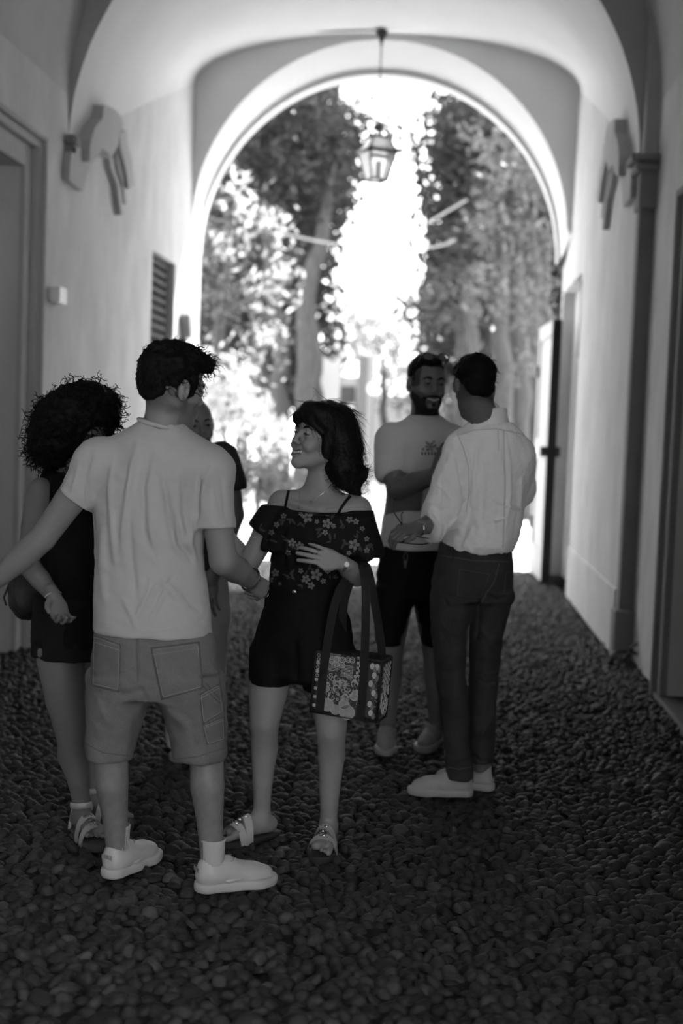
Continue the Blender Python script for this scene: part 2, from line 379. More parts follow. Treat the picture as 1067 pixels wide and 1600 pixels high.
# junction box on the left wall
jb = onx(82, 462, XL)
t_ = thing('junction_box', 'small white square box fixed to the left wall beside the door', 'box', tuple(jb))
MB().box((XL+.0, jb[1]-.09, jb[2]-.055), (XL+.075, jb[1]+.09, jb[2]+.055), .006).build('cover', mat('white_plastic', .7, .4, .4), t_)
# small slanted grey box by the far left jamb
p = onx(287, 497, XL); M = Matrix.Rotation(math.radians(28), 3, 'X')
tag(MB().box((-.0, -.22, -.13), (.10, .22, .13), .01, M=M, c=(XL+.01, p[1], p[2])).build('slanted_box', mat('grey_box', .3, .5)), 'tilted grey box on the left wall before the gate', 'sign')
# gate leaves
def gate_leaf(hinge, free, label, light):
    h = np.array(hinge, float); f_ = np.array(free, float); L = np.linalg.norm(f_-h); ux = (f_-h)/L; nrm = np.array([ux[1], -ux[0]])
    t = thing('gate_leaf', label, 'gate', (h[0], h[1], 0))
    def W(a_, b_, c_): return (h[0]+ux[0]*a_+nrm[0]*b_, h[1]+ux[1]*a_+nrm[1]*b_, c_)
    def bx(mb, a0, a1, b0, b1, z0, z1, bev=0.0):
        q = MB(); q.box((a0, b0, z0), (a1, b1, z1), bev)
        V = np.array([W(*v) for v in q.V[0]]); mb.add(V, q.Q[0], q.T[0] if q.T else None)
    H = 2.62
    mb = MB()
    for a0, a1 in ((0, .12), (L-.12, L)): bx(mb, a0, a1, -.035, .035, .04, H, .006)
    for z0, z1 in ((.04, .34), (1.25, 1.45), (H-.14, H)): bx(mb, .12, L-.12, -.034, .034, z0, z1)
    mb.build('leaf_frame', lightwood if light else darkwood, t)
    mb = MB(); bx(mb, L-.004, L+.012, -.04, .04, .04, H, .004); bx(mb, L-.06, L+.01, -.05, -.036, .04, H); mb.build('edge_strip', mat('black_edge', .012, .6), t)
    for z0, z1 in ((.34, 1.25), (1.45, H-.14)):
        k = MB(); bx(k, .12, L-.12, -.012, .012, z0, z1); k.build('panel', darkwood if not light else lightwood, t)
        k = MB(); bx(k, .2, L-.2, -.022, .022, z0+.08, z1-.08, .008); k.build('panel', darkwood if not light else lightwood, t)
    k = MB(); bx(k, L-.07, L-.03, .03, .10, 1.28, 1.38, .01); bx(k, L-.07, L-.03, -.10, -.03, 1.28, 1.38, .01); k.build('bolt', iron, t)
    k = MB(); bx(k, 0.0, .1, -.06, .06, .5, .62, .01); bx(k, 0, .1, -.06, .06, 2.1, 2.22, .01); k.build('hinge', iron, t)
    return t
gate_leaf((1.08, 13.85), (1.12, 12.69), 'right wooden gate leaf folded back against the wall', True)
gl = at(306, 470, 13.75); gate_leaf((gl[0]-.02, 13.9), (gl[0]+.03, 12.85), 'left wooden gate leaf folded back, its pale edge in view', True)
# chains heaped at the foot of the pier
ch = onz(985, 1040)
t_ = thing('iron_boot_scraper', 'curled dark iron loops standing at the foot of the right pier', 'ironwork', tuple(ch))
mb = MB()
for du, rr_, dz in ((-17, .050, .055), (3, .045, .05), (10, .035, .12), (-25, .03, .03)):
    c = onz(985+du, 1042); th = np.linspace(.2, 2*PI-.6, 22)
    mb.tube(np.stack([c[0]+rr_*1.2*np.cos(th), np.full(22, c[1])+.02*np.sin(th*2), dz+rr_*np.sin(th)], -1), .009, 6)
mb.tube([ch+np.array([-.14, 0, .012]), ch+np.array([.1, 0, .012])], .012, 6); mb.build('loops', iron, t_, smooth=True)
# ceiling lantern
lp = at(596.5, 56, 13.0); lantern = thing('hanging_lantern', 'glazed iron lantern hanging from the crown of the vault', 'lantern', tuple(lp))
lc = lp.copy(); sc_ = 2000/13.0
zc = at(588, 245, 13.0); zb = at(586, 282, 13.0)[2]; zm = at(588, 238, 13.0)[2]; ztp = at(588, 215, 13.0)[2]; zf = at(588, 198, 13.0)[2]
MB().lathe([(.0, .05), (.055, .05), (.06, .02), (.03, -.02), (.012, -.08), (.004, -.10)], lp, 14).build('hook', iron, lantern, smooth=True)
mb = MB(); n_ = 30
for k in range(n_):
    z0 = lp[2]-.1-(lp[2]-.1-zf)*k/n_; hl = (lp[2]-.1-zf)/n_*.62; th = np.linspace(0, 2*PI, 9)
    q = np.stack([.009*np.cos(th), .009*0*th, hl*np.sin(th)], -1)
    if k % 2: q = q[:, [1, 0, 2]]
    mb.tube(q+np.array([lp[0], lp[1], z0]), .0035, 4, cap=False)
mb.build('chain', iron, lantern)
def rect(cx, cy, z, a_): return np.array([(cx-a_, cy-a_, z), (cx+a_, cy-a_, z), (cx+a_, cy+a_, z), (cx-a_, cy+a_, z)])
rot = np.array(Matrix.Rotation(math.radians(28), 3, 'Z'))
def RZ(P): return (np.asarray(P)-[lp[0], lp[1], 0])@rot.T+[lp[0], lp[1], 0]
A = RZ(rect(lp[0], lp[1], zb, .085)); B = RZ(rect(lp[0], lp[1], zm, .145)); C_ = RZ(rect(lp[0], lp[1], ztp, .085)); D_ = RZ(rect(lp[0], lp[1], zf+.03, .02))
mb = MB()
for k in range(4):
    k2 = (k+1) % 4
    mb.tube([A[k], B[k]], .013, 6); mb.tube([B[k], C_[k]], .013, 6); mb.tube([A[k], A[k2]], .014, 6); mb.tube([B[k], B[k2]], .020, 6); mb.tube([C_[k], C_[k2]], .015, 6); mb.tube([C_[k], D_[k]], .010, 6)
    mb.tube([B[k], B[k]+(B[k]-[lp[0], lp[1], zm])*.2+[0, 0, .03]], .008, 5)
mb.build('lantern_frame', iron, lantern, smooth=True)
glass = mat('lantern_glass', .85, .25, .4, trans=.6)
mb = MB()
for k in range(4):
    k2 = (k+1) % 4; mb.add([A[k], A[k2], B[k2], B[k]], [[0, 1, 2, 3]]); mb.add([B[k], B[k2], C_[k2], C_[k]], [[0, 1, 2, 3]])
mb.build('panes', glass, lantern, fixn=False)
MB().lathe([(.0, .07), (.015, .06), (.02, .03), (.04, .01), (.05, -.01), (.02, -.03)], (lp[0], lp[1], zf-.01), 10).build('finial', iron, lantern, smooth=True)
MB().lathe([(.0, .0), (.035, .0), (.035, .16), (.0, .17)], (lp[0], lp[1], zb+.03), 10).build('bulb', mat('frosted_bulb', .8, .4), lantern, smooth=True)
# iron tie rod across the vault near the crown
e0 = at(385, 51, 13.0); e1 = at(600, 47, 13.0); tag(MB().tube([e0, (e0*.6+e1*.4)+[0, 0, -.0], e1], .008, 6).build('ceiling_cable', iron), 'thin dark cable running along the vault to the lantern hook', 'cable')
# ------------------------------------------------------------------ cobbled floor
dirt = mat('dirt_between_stones', 0.030, 1.0, 0.0, noise=0.4, nscale=30, bump=0.6, bscale=90)
xs = np.linspace(XL-.5, XN+.5, 3)
fl = MB(); fl.box((XL-.45, YB, -.12), (XN+.5, Y2+.15, -.002)); floor = struct(fl.build('floor', dirt))
stone = mat('river_cobble', 1.0, 0.62, 0.35, attr='tone', noise=0.22, nscale=40, bump=0.12, bscale=60)
def dome(nr, nl):
    V = [(0, 0, 1.0)]
    for l in range(1, nl+1):
        ph = (PI/2+0.15)*l/nl
        for k in range(nr): V.append((math.sin(ph)*math.cos(2*PI*k/nr), math.sin(ph)*math.sin(2*PI*k/nr), math.cos(ph)))
    T = [(0, 1+k, 1+(k+1) % nr) for k in range(nr)]; Q = []
    for l in range(nl-1):
        for k in range(nr): Q.append((1+l*nr+k, 1+(l+1)*nr+k, 1+(l+1)*nr+(k+1) % nr, 1+l*nr+(k+1) % nr))
    return np.array(V), np.array(T), np.array(Q)
pts = []
Y = 2.35; r_ = 0
while Y < Y2+.1:
    sx = 0.047; sy = 0.037; x = XL+.02+(r_ % 2)*sx/2
    nx = int((XR-XL+.12)/sx); xx = x+np.arange(nx)*sx
    xx = xx[xx < (XN if Y < 8.6 else XR)-.02]
    pts.append(np.stack([xx, np.full(len(xx), Y)], -1)); Y += sy; r_ += 1
pts = np.concatenate(pts)
pts = pts+rng.normal(0, 1, pts.shape)*[.0075, .0070]
# waves in the laying pattern
pts[:, 1] += 0.02*np.sin(pts[:, 0]*3.1+1); pts[:, 0] += .012*np.sin(pts[:, 1]*2.3)
keep = rng.random(len(pts)) > .05; pts = pts[keep]; N_ = len(pts)
big = rng.random(N_) > .955
sa = rng.uniform(.024, .032, N_)*(1+.55*big); sb = rng.uniform(.017, .0215, N_)*(1+.45*big); sh = rng.uniform(.014, .030, N_)
ang = 0.35*np.sin(pts[:, 0]*1.7+pts[:, 1]*1.1)+rng.normal(0, .45, N_)
tiltx = rng.normal(.10, .30, N_); tilty = rng.normal(0, .28, N_); zoff = rng.normal(-.006, .003, N_)
tone = np.clip(rng.lognormal(-3.68, .36, N_), .015, .15)
def stones(idx, nr, nl):
    D, T, Q = dome(nr, nl); n = len(idx); m_ = len(D)
    V = np.repeat(D[None], n, 0)*np.stack([sa[idx], sb[idx], sh[idx]], -1)[:, None]
    nz = 1+rng.normal(0, .045, (n, m_)); V[..., :2] *= nz[..., None]
    V[..., 2] += V[..., 0]*tilty[idx][:, None]+V[..., 1]*tiltx[idx][:, None]
    c, s = np.cos(ang[idx])[:, None], np.sin(ang[idx])[:, None]
    X = V[..., 0]*c-V[..., 1]*s+pts[idx][:, 0][:, None]; Yy = V[..., 0]*s+V[..., 1]*c+pts[idx][:, 1][:, None]; Z = V[..., 2]+zoff[idx][:, None]
    Vv = np.stack([X, Yy, Z], -1)
    off = (np.arange(n)*m_)[:, None, None]
    return Vv, (T[None]+off).reshape(-1, 3), (Q[None]+off).reshape(-1, 4), T, Q
pp = pix(np.column_stack([pts, np.zeros(N_)])); inside = (pp[:, 0] > -10) & (pp[:, 0] < 1077) & (pp[:, 1] < 1612)
order = np.argsort(np.where(inside, pts[:, 1], 99)); first = order[:300]
rest = np.setdiff1d(np.arange(N_), first); near_ = rest[pts[rest, 1] < 5.6]; far_ = rest[pts[rest, 1] >= 5.6]
Va, Ta, Qa, _, _ = stones(near_, 10, 4); Vb, Tb, Qb, _, _ = stones(far_, 6, 2)
na = Va.shape[0]*Va.shape[1]
tn = np.concatenate([np.repeat(tone[near_], Va.shape[1]), np.repeat(tone[far_], Vb.shape[1])])
o = npmesh('cobblestones', np.concatenate([Va.reshape(-1, 3), Vb.reshape(-1, 3)]), [np.concatenate([Ta, Tb+na]), np.concatenate([Qa, Qb+na])], stone, floor, True, {'tone': tn}); o['kind'] = 'stuff'
Vc, _, _, T, Q = stones(first, 12, 5)
for k in range(len(first)):
    npmesh('cobblestone', Vc[k], [T, Q], stone, floor, True, {'tone': np.full(Vc.shape[1], tone[first[k]])})
# ------------------------------------------------------------------ the garden
g = MB(); n = 40
gx = np.linspace(-30, 30, 41); gy = np.linspace(Y2+.1, 95, 60)
P = np.zeros((60, 41, 3))
for i, y in enumerate(gy):
    P[i] = np.stack([gx, np.full(41, y), np.full(41, -.03)+.004*np.sin(gx*2+y)], -1)
garden = struct(g.grid(P).build('ground', ground, smooth=True, fixn=False))
struct(MB().box((-.3, -11, 0), (30, -10.6, 9)).build('wall_bounce_added', mat('bounce_white', .80, .9, .1)))  # unseen bright wall added to bounce light in from the right rear
struct(MB().box((-30, -11, 0), (-.3, -10.6, 9)).build('wall_dark_added', mat('light_absorber', .04, .9, .1, noise=.3, nscale=4)))  # unseen dark wall added to weaken light from the left rear
cy = MB().box((-30, -30, -.12), (30, YB, -.02)); struct(cy.build('added_yard_ground', mat('added_yard_paving', .55, .9, .1)))  # unseen yard floor, added with the openings to light the people
leafm = {}
def leaf_mat(name, g_, tr):
    m = bpy.data.materials.new(name); m.use_nodes = True; nt = m.node_tree; N = nt.nodes; L = nt.links
    for x in list(N): N.remove(x)
    out = N.new('ShaderNodeOutputMaterial'); d = N.new('ShaderNodeBsdfDiffuse'); t = N.new('ShaderNodeBsdfTranslucent'); gl = N.new('ShaderNodeBsdfGlossy'); gl.inputs['Roughness'].default_value = .3
    oi = N.new('ShaderNodeAttribute'); oi.attribute_name = 'tone'
    for b, k in ((d, g_), (t, tr)):
        mm = N.new('ShaderNodeMath'); mm.operation = 'MULTIPLY'; mm.inputs[1].default_value = k; L.new(oi.outputs['Fac'], mm.inputs[0]); L.new(mm.outputs[0], b.inputs['Color'])
    a = N.new('ShaderNodeAddShader'); L.new(d.outputs[0], a.inputs[0]); L.new(t.outputs[0], a.inputs[1])
    mx = N.new('ShaderNodeMixShader'); mx.inputs[0].default_value = .025; L.new(a.outputs[0], mx.inputs[1]); L.new(gl.outputs[0], mx.inputs[2]); L.new(mx.outputs[0], out.inputs[0])
    return m
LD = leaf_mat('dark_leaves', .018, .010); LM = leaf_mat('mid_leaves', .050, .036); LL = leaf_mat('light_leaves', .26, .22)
bark = mat('bark', .06, .9, .1, noise=.35, nscale=5, stretch=(4, 4, .5), bump=.8, bscale=12)
def leaves(name, blobs, size, m, parent, dens, seed):
    """blobs: (x,y,z,rx,ry,rz); leaf rhombs spread over clustered shells"""
    r = np.random.default_rng(seed); C = []; 
    for (x, y, z, rx, ry, rz) in blobs:
        nc = max(4, int(dens*(rx*ry+ry*rz+rx*rz)))
        d = r.normal(size=(nc, 3)); d /= np.linalg.norm(d, axis=1)[:, None]; d *= r.uniform(.55, 1.05, (nc, 1))
        cc = np.array([x, y, z])+d*[rx, ry, rz]
        nl = 14; cl = np.repeat(cc, nl, 0)+r.normal(size=(nc*nl, 3))*size*1.9; C.append(cl)
    C = np.concatenate(C); n_ = len(C)
    a = r.normal(size=(n_, 3)); a[:, 2] -= .3; a /= np.linalg.norm(a, axis=1)[:, None]; b = np.cross(a, r.normal(size=(n_, 3))); b /= np.linalg.norm(b, axis=1)[:, None]
    s = size*r.uniform(.6, 1.3, (n_, 1)); nn = np.cross(a, b)
    V = np.stack([C-a*s, C+b*s*.42+nn*s*.12, C+a*s, C-b*s*.42+nn*s*.12], 1).reshape(-1, 3)
    F = np.arange(n_*4).reshape(-1, 4)
    V[:, 2] = np.maximum(V[:, 2], 0.0)
    o = npmesh(name, V, F, m, parent, False, {'tone': np.repeat(r.uniform(.55, 1.35, n_), 4)}); o['kind'] = 'stuff'; return o
def trunk(name, P, r, parent, seed):
    q = np.random.default_rng(seed); P = np.array(P, float); n_ = 16; t = np.linspace(0, 1, n_); tt = np.linspace(0, 1, len(P))
    Q = np.stack([np.interp(t, tt, P[:, k]) for k in range(3)], -1); Q[1:-1] += q.normal(0, .03, (n_-2, 3)); R = np.interp(t, tt, r)*(1+q.normal(0, .04, n_)); R[0] *= 1.35; R[1] *= 1.1
    return MB().tube(Q, R, 12).build(name, bark, parent, smooth=True)
def tree(label, base, paths, blobs, size, m, dens, seed, name='garden_tree', group=None):
    t = thing(name, label, 'tree', tuple(base), group)
    for k, (P, r) in enumerate(paths): trunk('trunk' if k == 0 else 'branch', P, r, t, seed+k)
    if blobs: leaves('foliage', blobs, size, m, t, dens, seed+50)
    return t
def B(u, v, Y, ru, rv, ry=None):
    c = at(u, v, Y); s = Y/FPX; return (c[0], c[1], c[2], ru*s, (ry if ry else ru*s), rv*s)
def T(u0, Y, pts_):  # trunk path from pixels; first point on the ground
    out = []
    for (u, v) in pts_: out.append(at(u, v, Y))
    b = out[0].copy(); 
    g0 = at(u0, 700, Y); out = [np.array([g0[0], Y, -.05])]+out
    return out
# left big dark tree behind the passage
Yt = 24
tree('large leaning tree with three dark stems left of the bright gap', (at(470, 640, Yt)[0], Yt, 0),
     [(T(478, Yt, [(480, 620), (478, 480), (500, 380), (520, 250)]), [.24, .2, .18, .13, .08]),
      (T(440, Yt+.5, [(437, 640), (436, 520), (420, 400), (430, 250)]), [.2, .18, .16, .12, .07]),
      (T(412, Yt+1, [(408, 640), (400, 520), (385, 420)]), [.14, .12, .1, .06]),
      (T(498, Yt+1, [(498, 640), (495, 540), (470, 430)]), [.13, .12, .1, .06])],
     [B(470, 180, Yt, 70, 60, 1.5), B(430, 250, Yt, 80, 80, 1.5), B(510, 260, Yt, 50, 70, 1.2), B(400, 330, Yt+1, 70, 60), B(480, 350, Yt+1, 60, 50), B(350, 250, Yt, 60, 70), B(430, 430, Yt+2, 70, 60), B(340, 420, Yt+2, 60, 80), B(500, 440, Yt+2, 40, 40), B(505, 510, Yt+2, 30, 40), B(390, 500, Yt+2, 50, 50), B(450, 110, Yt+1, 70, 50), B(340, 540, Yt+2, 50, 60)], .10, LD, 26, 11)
tree('pale leafy tree bright at the left edge of the archway', (at(330, 700, 19)[0], 19, 0),
     [(T(330, 19, [(335, 600), (345, 480), (360, 350)]), [.1, .09, .07, .04])],
     [B(395, 330, 18, 30, 40), B(360, 380, 18, 50, 50), B(420, 350, 18, 24, 25), B(330, 320, 19, 40, 60), B(420, 450, 18, 40, 30), B(410, 520, 18, 40, 40), B(350, 470, 19, 50, 40), B(440, 400, 18, 20, 24), B(330, 200, 19, 40, 60)], .075, LM, 24, 21)
pt_ = bpy.data.objects['garden_tree.001']; leaves('foliage', [B(400, 330, 17.6, 26, 26), B(430, 352, 17.6, 16, 16), B(420, 455, 17.6, 26, 14), B(405, 520, 17.6, 30, 18), B(350, 395, 17.6, 16, 14), B(440, 430, 17.6, 10, 24), B(360, 300, 17.6, 14, 12)], .07, LL, pt_, 24, 222)  # paler clusters put the sunlight on this tree into the leaf colour
# right side
Yr = 26
tree('tall conifer with stacked drooping boughs right of the gap', (at(770, 700, Yr)[0], Yr, 0),
     [(T(770, Yr, [(768, 620), (765, 450), (760, 300)]), [.22, .2, .15, .08])],
     [B(700, 220, Yr, 50, 45), B(690, 300, Yr, 45, 45), B(730, 370, Yr, 50, 50), B(760, 280, Yr, 60, 60), B(720, 450, Yr, 40, 50), B(740, 180, Yr, 60, 50), B(790, 210, Yr, 60, 60), B(690, 500, Yr, 36, 50), B(770, 450, Yr, 50, 60), B(740, 520, Yr, 60, 30)], .10, LD, 26, 31)
for k, (u, r0, tp) in enumerate([(742, .13, 420), (790, .17, 380), (815, .2, 330), (838, .17, 300), (860, .18, 350), (722, .10, 480)]):
    tree(['slim bare trunk at the left of the right-hand grove', 'bare grey trunk second in the right-hand grove', 'thick bare trunk in the middle of the right-hand grove', 'bare trunk right of the thickest in the right-hand grove', 'bare trunk nearest the right jamb of the archway', 'thinnest trunk nearest the bright gap'][k], (at(u, 700, 22+k*.4)[0], 22+k*.4, 0),
         [(T(u, 22+k*.4, [(u-2, 620), (u-6, 500), (u-10, tp)]), [r0, r0*.95, r0*.85, r0*.6])], [B(u-10, tp-20, 22+k*.4, 38, 46)], .09, LM if k % 2 else LD, 30, 41+k*3, 'grove_tree')
tree('light green tree hanging over the right of the archway', (at(900, 700, 19)[0], 19, 0),
     [(T(905, 19, [(900, 600), (890, 420), (850, 250)]), [.1, .09, .07, .04])],
     [B(810, 260, 19, 60, 50), B(850, 330, 19, 40, 60), B(770, 220, 20, 60, 36), B(800, 480, 19, 60, 36), B(745, 430, 20, 30, 40), B(830, 560, 19, 40, 30), B(760, 340, 20, 40, 40), B(850, 450, 19, 30, 60)], .08, LM, 18, 61)
# backlit canopy across the top of the gap, far away
tree('distant backlit tree whose thin foliage crosses the top of the gap', (at(640, 660, 38)[0], 38, 0),
     [(T(690, 38, [(688, 600), (680, 400), (640, 200)]), [.2, .18, .12, .06])],
     [B(590, 150, 36, 60, 40), B(640, 190, 36, 60, 50), B(560, 210, 36, 40, 40), B(690, 150, 36, 50, 36), B(540, 150, 36, 40, 30), B(590, 195, 37, 40, 20), B(610, 230, 37, 50, 24)], .12, LM, 4.5, 71)
tree('rounded bushy tree beyond the garden wall under the gap', (at(590, 660, 34)[0], 34, 0),
     [(T(600, 34, [(600, 640), (598, 560)]), [.12, .1, .06])],
     [B(560, 520, 34, 40, 40), B(600, 530, 34, 50, 40), B(640, 560, 34, 40, 40), B(660, 480, 34, 30, 40), B(545, 560, 34, 40, 24), B(625, 600, 35, 60, 24), B(555, 495, 34, 30, 20)], .12, LL, 16, 81)
tree('dark evergreen between the bushy tree and the conifer', (at(655, 660, 31)[0], 31, 0), [(T(655, 31, [(655, 600), (655, 500)]), [.1, .08, .05])],
     [B(655, 480, 31, 28, 30), B(670, 540, 31, 24, 50), B(640, 470, 31, 24, 20)], .10, LM, 18, 84)
# shrubs at the left
for k, (lab, bl, mm, dn) in enumerate([
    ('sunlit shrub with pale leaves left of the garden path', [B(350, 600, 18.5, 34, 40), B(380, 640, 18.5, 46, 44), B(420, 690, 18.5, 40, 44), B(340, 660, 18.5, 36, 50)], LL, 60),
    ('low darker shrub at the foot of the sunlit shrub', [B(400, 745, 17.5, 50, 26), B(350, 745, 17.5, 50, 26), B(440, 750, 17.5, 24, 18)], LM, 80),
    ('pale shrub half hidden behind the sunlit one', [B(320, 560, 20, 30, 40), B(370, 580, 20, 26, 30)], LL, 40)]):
    t = thing('garden_shrub', lab, 'shrub', (bl[0][0], bl[0][1], 0)); trunk('stem', [(bl[0][0], bl[0][1], -.03), (bl[0][0]+.05, bl[0][1], max(.2, bl[0][2]))], [.04, .03], t, 90+k); leaves('foliage', bl, .06, mm, t, dn, 95+k)
# far hedge wall
t = thing('clipped_hedge', 'low dark hedge behind the men at the far end of the path', 'hedge', (at(700, 640, 30)[0], 30, 0)); leaves('foliage', [B(690, 630, 30, 60, 26), B(800, 650, 29, 60, 26), B(630, 628, 32, 30, 14)], .09, LM, t, 22, 99)
t = thing('background_grove', 'dense dark belt of trees closing the garden on the left', 'trees', (at(380, 640, 32)[0], 32, 0)); trunk('trunk', [(at(380, 640, 32)[0], 32, 0), (at(380, 640, 32)[0], 32, 5)], [.2, .1], t, 5); leaves('foliage', [B(330, 480, 32, 60, 200), B(430, 360, 32, 75, 200), B(400, 590, 31, 90, 50), B(490, 250, 32, 60, 120), B(495, 560, 32, 16, 60)], .16, LD, t, 60, 101)
t = thing('background_grove', 'dense dark belt of trees closing the garden on the right', 'trees', (at(800, 640, 33)[0], 33, 0)); trunk('trunk', [(at(800, 640, 33)[0], 33, 0), (at(800, 640, 33)[0], 33, 5)], [.2, .1], t, 6); leaves('foliage', [B(830, 400, 33, 80, 220), B(745, 330, 33, 65, 170), B(780, 560, 33, 100, 70), B(700, 480, 33, 30, 90), B(780, 200, 33, 90, 60)], .16, LD, t, 60, 103)
# white gateposts, sign, wall, car
wht = mat('white_render', .32, .8, .2); gry = mat('grey_post', .12, .7, .2)
def upr(name, u0, u1, v0, v1, Y, d, m, parent, z0=None):
    a_ = at(u0, v0, Y); b_ = at(u1, v1, Y); return MB().box((a_[0], Y, (b_[2] if z0 is None else z0)), (b_[0], Y+d, a_[2]), .01).build(name, m, parent)
gp = at(545, 660, 30); t = thing('garden_gatehouse', 'small white gatehouse with a dark doorway at the end of the path', 'building', (gp[0], 30, 0))
upr('pier', 503, 528, 556, 700, 30, .4, wht, t, -.03); upr('pier', 560, 580, 553, 700, 30, .4, wht, t, -.03); upr('wall', 528, 560, 588, 700, 30.1, .2, wht, t, -.03); upr('doorway', 531, 551, 603, 690, 30.05, .1, mat('dark_doorway', .05), t, -.03); upr('post', 560, 570, 556, 690, 29.9, .1, gry, t, -.03); upr('post', 544, 552, 630, 690, 29.95, .05, wht, t, -.03)
sp = at(583, 607, 27); t = thing('round_sign', 'white round sign on a post by the gatehouse', 'sign', (sp[0], sp[1], 0))
a_ = np.linspace(0, 2*PI, 25)[:-1]; MB().prism([(.13*math.cos(x), .13*math.sin(x)) for x in a_], lambda p, q, r: (sp[0]+p, sp[1]+r, sp[2]+q), .02).build('disc', mat('white_enamel', .85, .4), t); MB().tube([(sp[0], sp[1]+.03, -.03), (sp[0], sp[1]+.03, sp[2])], .025, 8).build('post', gry, t)
lw = at(600, 640, 33); t = thing('garden_wall', 'low pale wall at the far end of the garden', 'wall', (lw[0], 36.5, 0)); upr('wall', 575, 690, 616, 700, 36.5, .3, wht, t, -.03); upr('coping', 573, 692, 613, 617, 36.45, .4, gry, t)
# car behind the shirted man
cp = at(800, 640, 31); car = thing('van', 'white van parked at the right behind the trunks', 'van', (cp[0]-.9, 31, 0))
k = 20/FPX; x0 = cp[0]-1.75; zs_ = lambda z: z*1.65 if z > .5 else z; prof = [(0, .25), (0, .75), (.08, .95), (.2, 1.0), (.38, 1.42), (.55, 1.5), (1.5, 1.5), (1.75, 1.4), (1.95, 1.0), (1.98, .3)]
body = MB().prism([(p[0]*.0+q, r) for (q, r) in [(0, .28), (0, .9), (.1, .98), (1.65, .98), (1.75, .9), (1.75, .28)] for p in [(0,)]], lambda a_, b_, c_: (x0+a_, 31+c_, zs_(b_)), 4.0).build('car_body', mat('white_car_paint', .75, .25, .6, coat=.5), car)
MB().prism([(.12, .98), (.26, 1.40), (.4, 1.46), (1.35, 1.46), (1.5, 1.40), (1.63, .98)], lambda a_, b_, c_: (x0+a_, 31.25+c_, zs_(b_)), 3.6).build('cabin', mat('car_glass', .04, .1, .6), car)
MB().prism([(.26, 1.40), (.34, 1.47), (1.40, 1.47), (1.5, 1.40)], lambda a_, b_, c_: (x0+a_, 31.2+c_, zs_(b_)), 3.7).build('roof', MATS['white_car_paint'], car)
for xx in (0.02, 1.55):
    for yy in (31.7, 34.1):
        a_ = np.linspace(0, 2*PI, 21)[:-1]; MB().prism([(.31*math.cos(q), .31*math.sin(q)) for q in a_], lambda p, q, r: (x0+xx+r, yy+p, .29+q), .18).build('wheel', mat('tyre', .03, .8), car)
for xx in (.08, 1.37): MB().box((x0+xx, 30.97, .92), (x0+xx+.3, 31.05, 1.10), .02).build('headlight', mat('headlight_glass', .6, .1, .6), car)
MB().box((x0+.5, 30.97, .42), (x0+1.25, 31.02, .56), .01).build('grille', mat('black_edge', .01), car)
# festoon cable with lamps
def cable(lab, p, q, sag, Y):
    a_ = at(*p, Y); b_ = at(*q, Y); s = np.linspace(0, 1, 20)[:, None]; P = a_+(b_-a_)*s; P[:, 2] -= sag*4*(s*(1-s))[:, 0]
    return tag(MB().tube(P, .016, 6).build('festoon_cable', mat('pale_cable', .3, .5)), lab, 'cable')
cable('pale festoon cable from the left tree to the gap', (435, 362), (530, 382), .02, 20); cable('pale cable rising right of the bright gap', (655, 356), (730, 312), .0, 20); cable('lower pale cable right of the bright gap', (655, 386), (712, 374), .05, 20)
for k, (u, lab) in enumerate([(592, 'left one of the two small garden lamps hanging in the gap'), (605, 'right one of the two small garden lamps hanging in the gap')]):
    c = at(u, 398, 22+k*2); t = thing('garden_pendant', lab, 'lamp', tuple(c), 'pendant lamps in the garden')
    MB().tube([c+[0, 0, .12], c+[0, 0, -.06]], [.012, .022], 8).build('socket', iron, t); MB().lathe([(.02, -.04), (.07, -.12), (.11, -.2), (.112, -.21), (.0, -.21)], c, 14).build('shade', mat('white_enamel', .85), t, smooth=True)
ca = at(592, 385, 23.5)
tag(MB().tube([at(440, 366, 23.5), at(520, 384, 23.5), at(600, 384, 23.5), at(720, 360, 23.5)], .006, 5).build('festoon_wire', iron), 'thin wire carrying the two garden lamps', 'wire')
# ------------------------------------------------------------------ implicit surface modelling for people and clothes
class Fr:
    """local frame: x = person's left (screen right when facing the camera), y = forward, z = up"""
    def __init__(s, o, A, sc=1.0): s.o = np.array(o, float); s.A = np.array(A, float); s.s = sc
    def p(s, v): return s.o+s.A@(np.array(v, float)*s.s)
def headframe(c, yaw, pitch=0, roll=0, sc=1.0):
    y = math.radians(yaw); f = np.array([math.sin(y), -math.cos(y), 0]); u = np.array([0, 0, 1.0]); l = np.cross(u, f)*-1
    l = -np.cross(f, u)*-1 if False else np.cross(u, f)*1.0
    # x axis: u x f
    p = math.radians(pitch); f2 = f*math.cos(p)+u*math.sin(p); u2 = u*math.cos(p)-f*math.sin(p)
    r = math.radians(roll); l2 = l*math.cos(r)+u2*math.sin(r); u3 = u2*math.cos(r)-l*math.sin(r)
    return Fr(c, np.stack([l2, f2, u3], 1), sc)
def frame_dir(o, yd, zd, sc=1.0, flip=1):
    y = np.array(yd, float); y /= np.linalg.norm(y); z = np.array(zd, float); z -= y*(y@z); z /= np.linalg.norm(z); x = np.cross(y, z)*flip
    return Fr(o, np.stack([x, y, z], 1), sc)
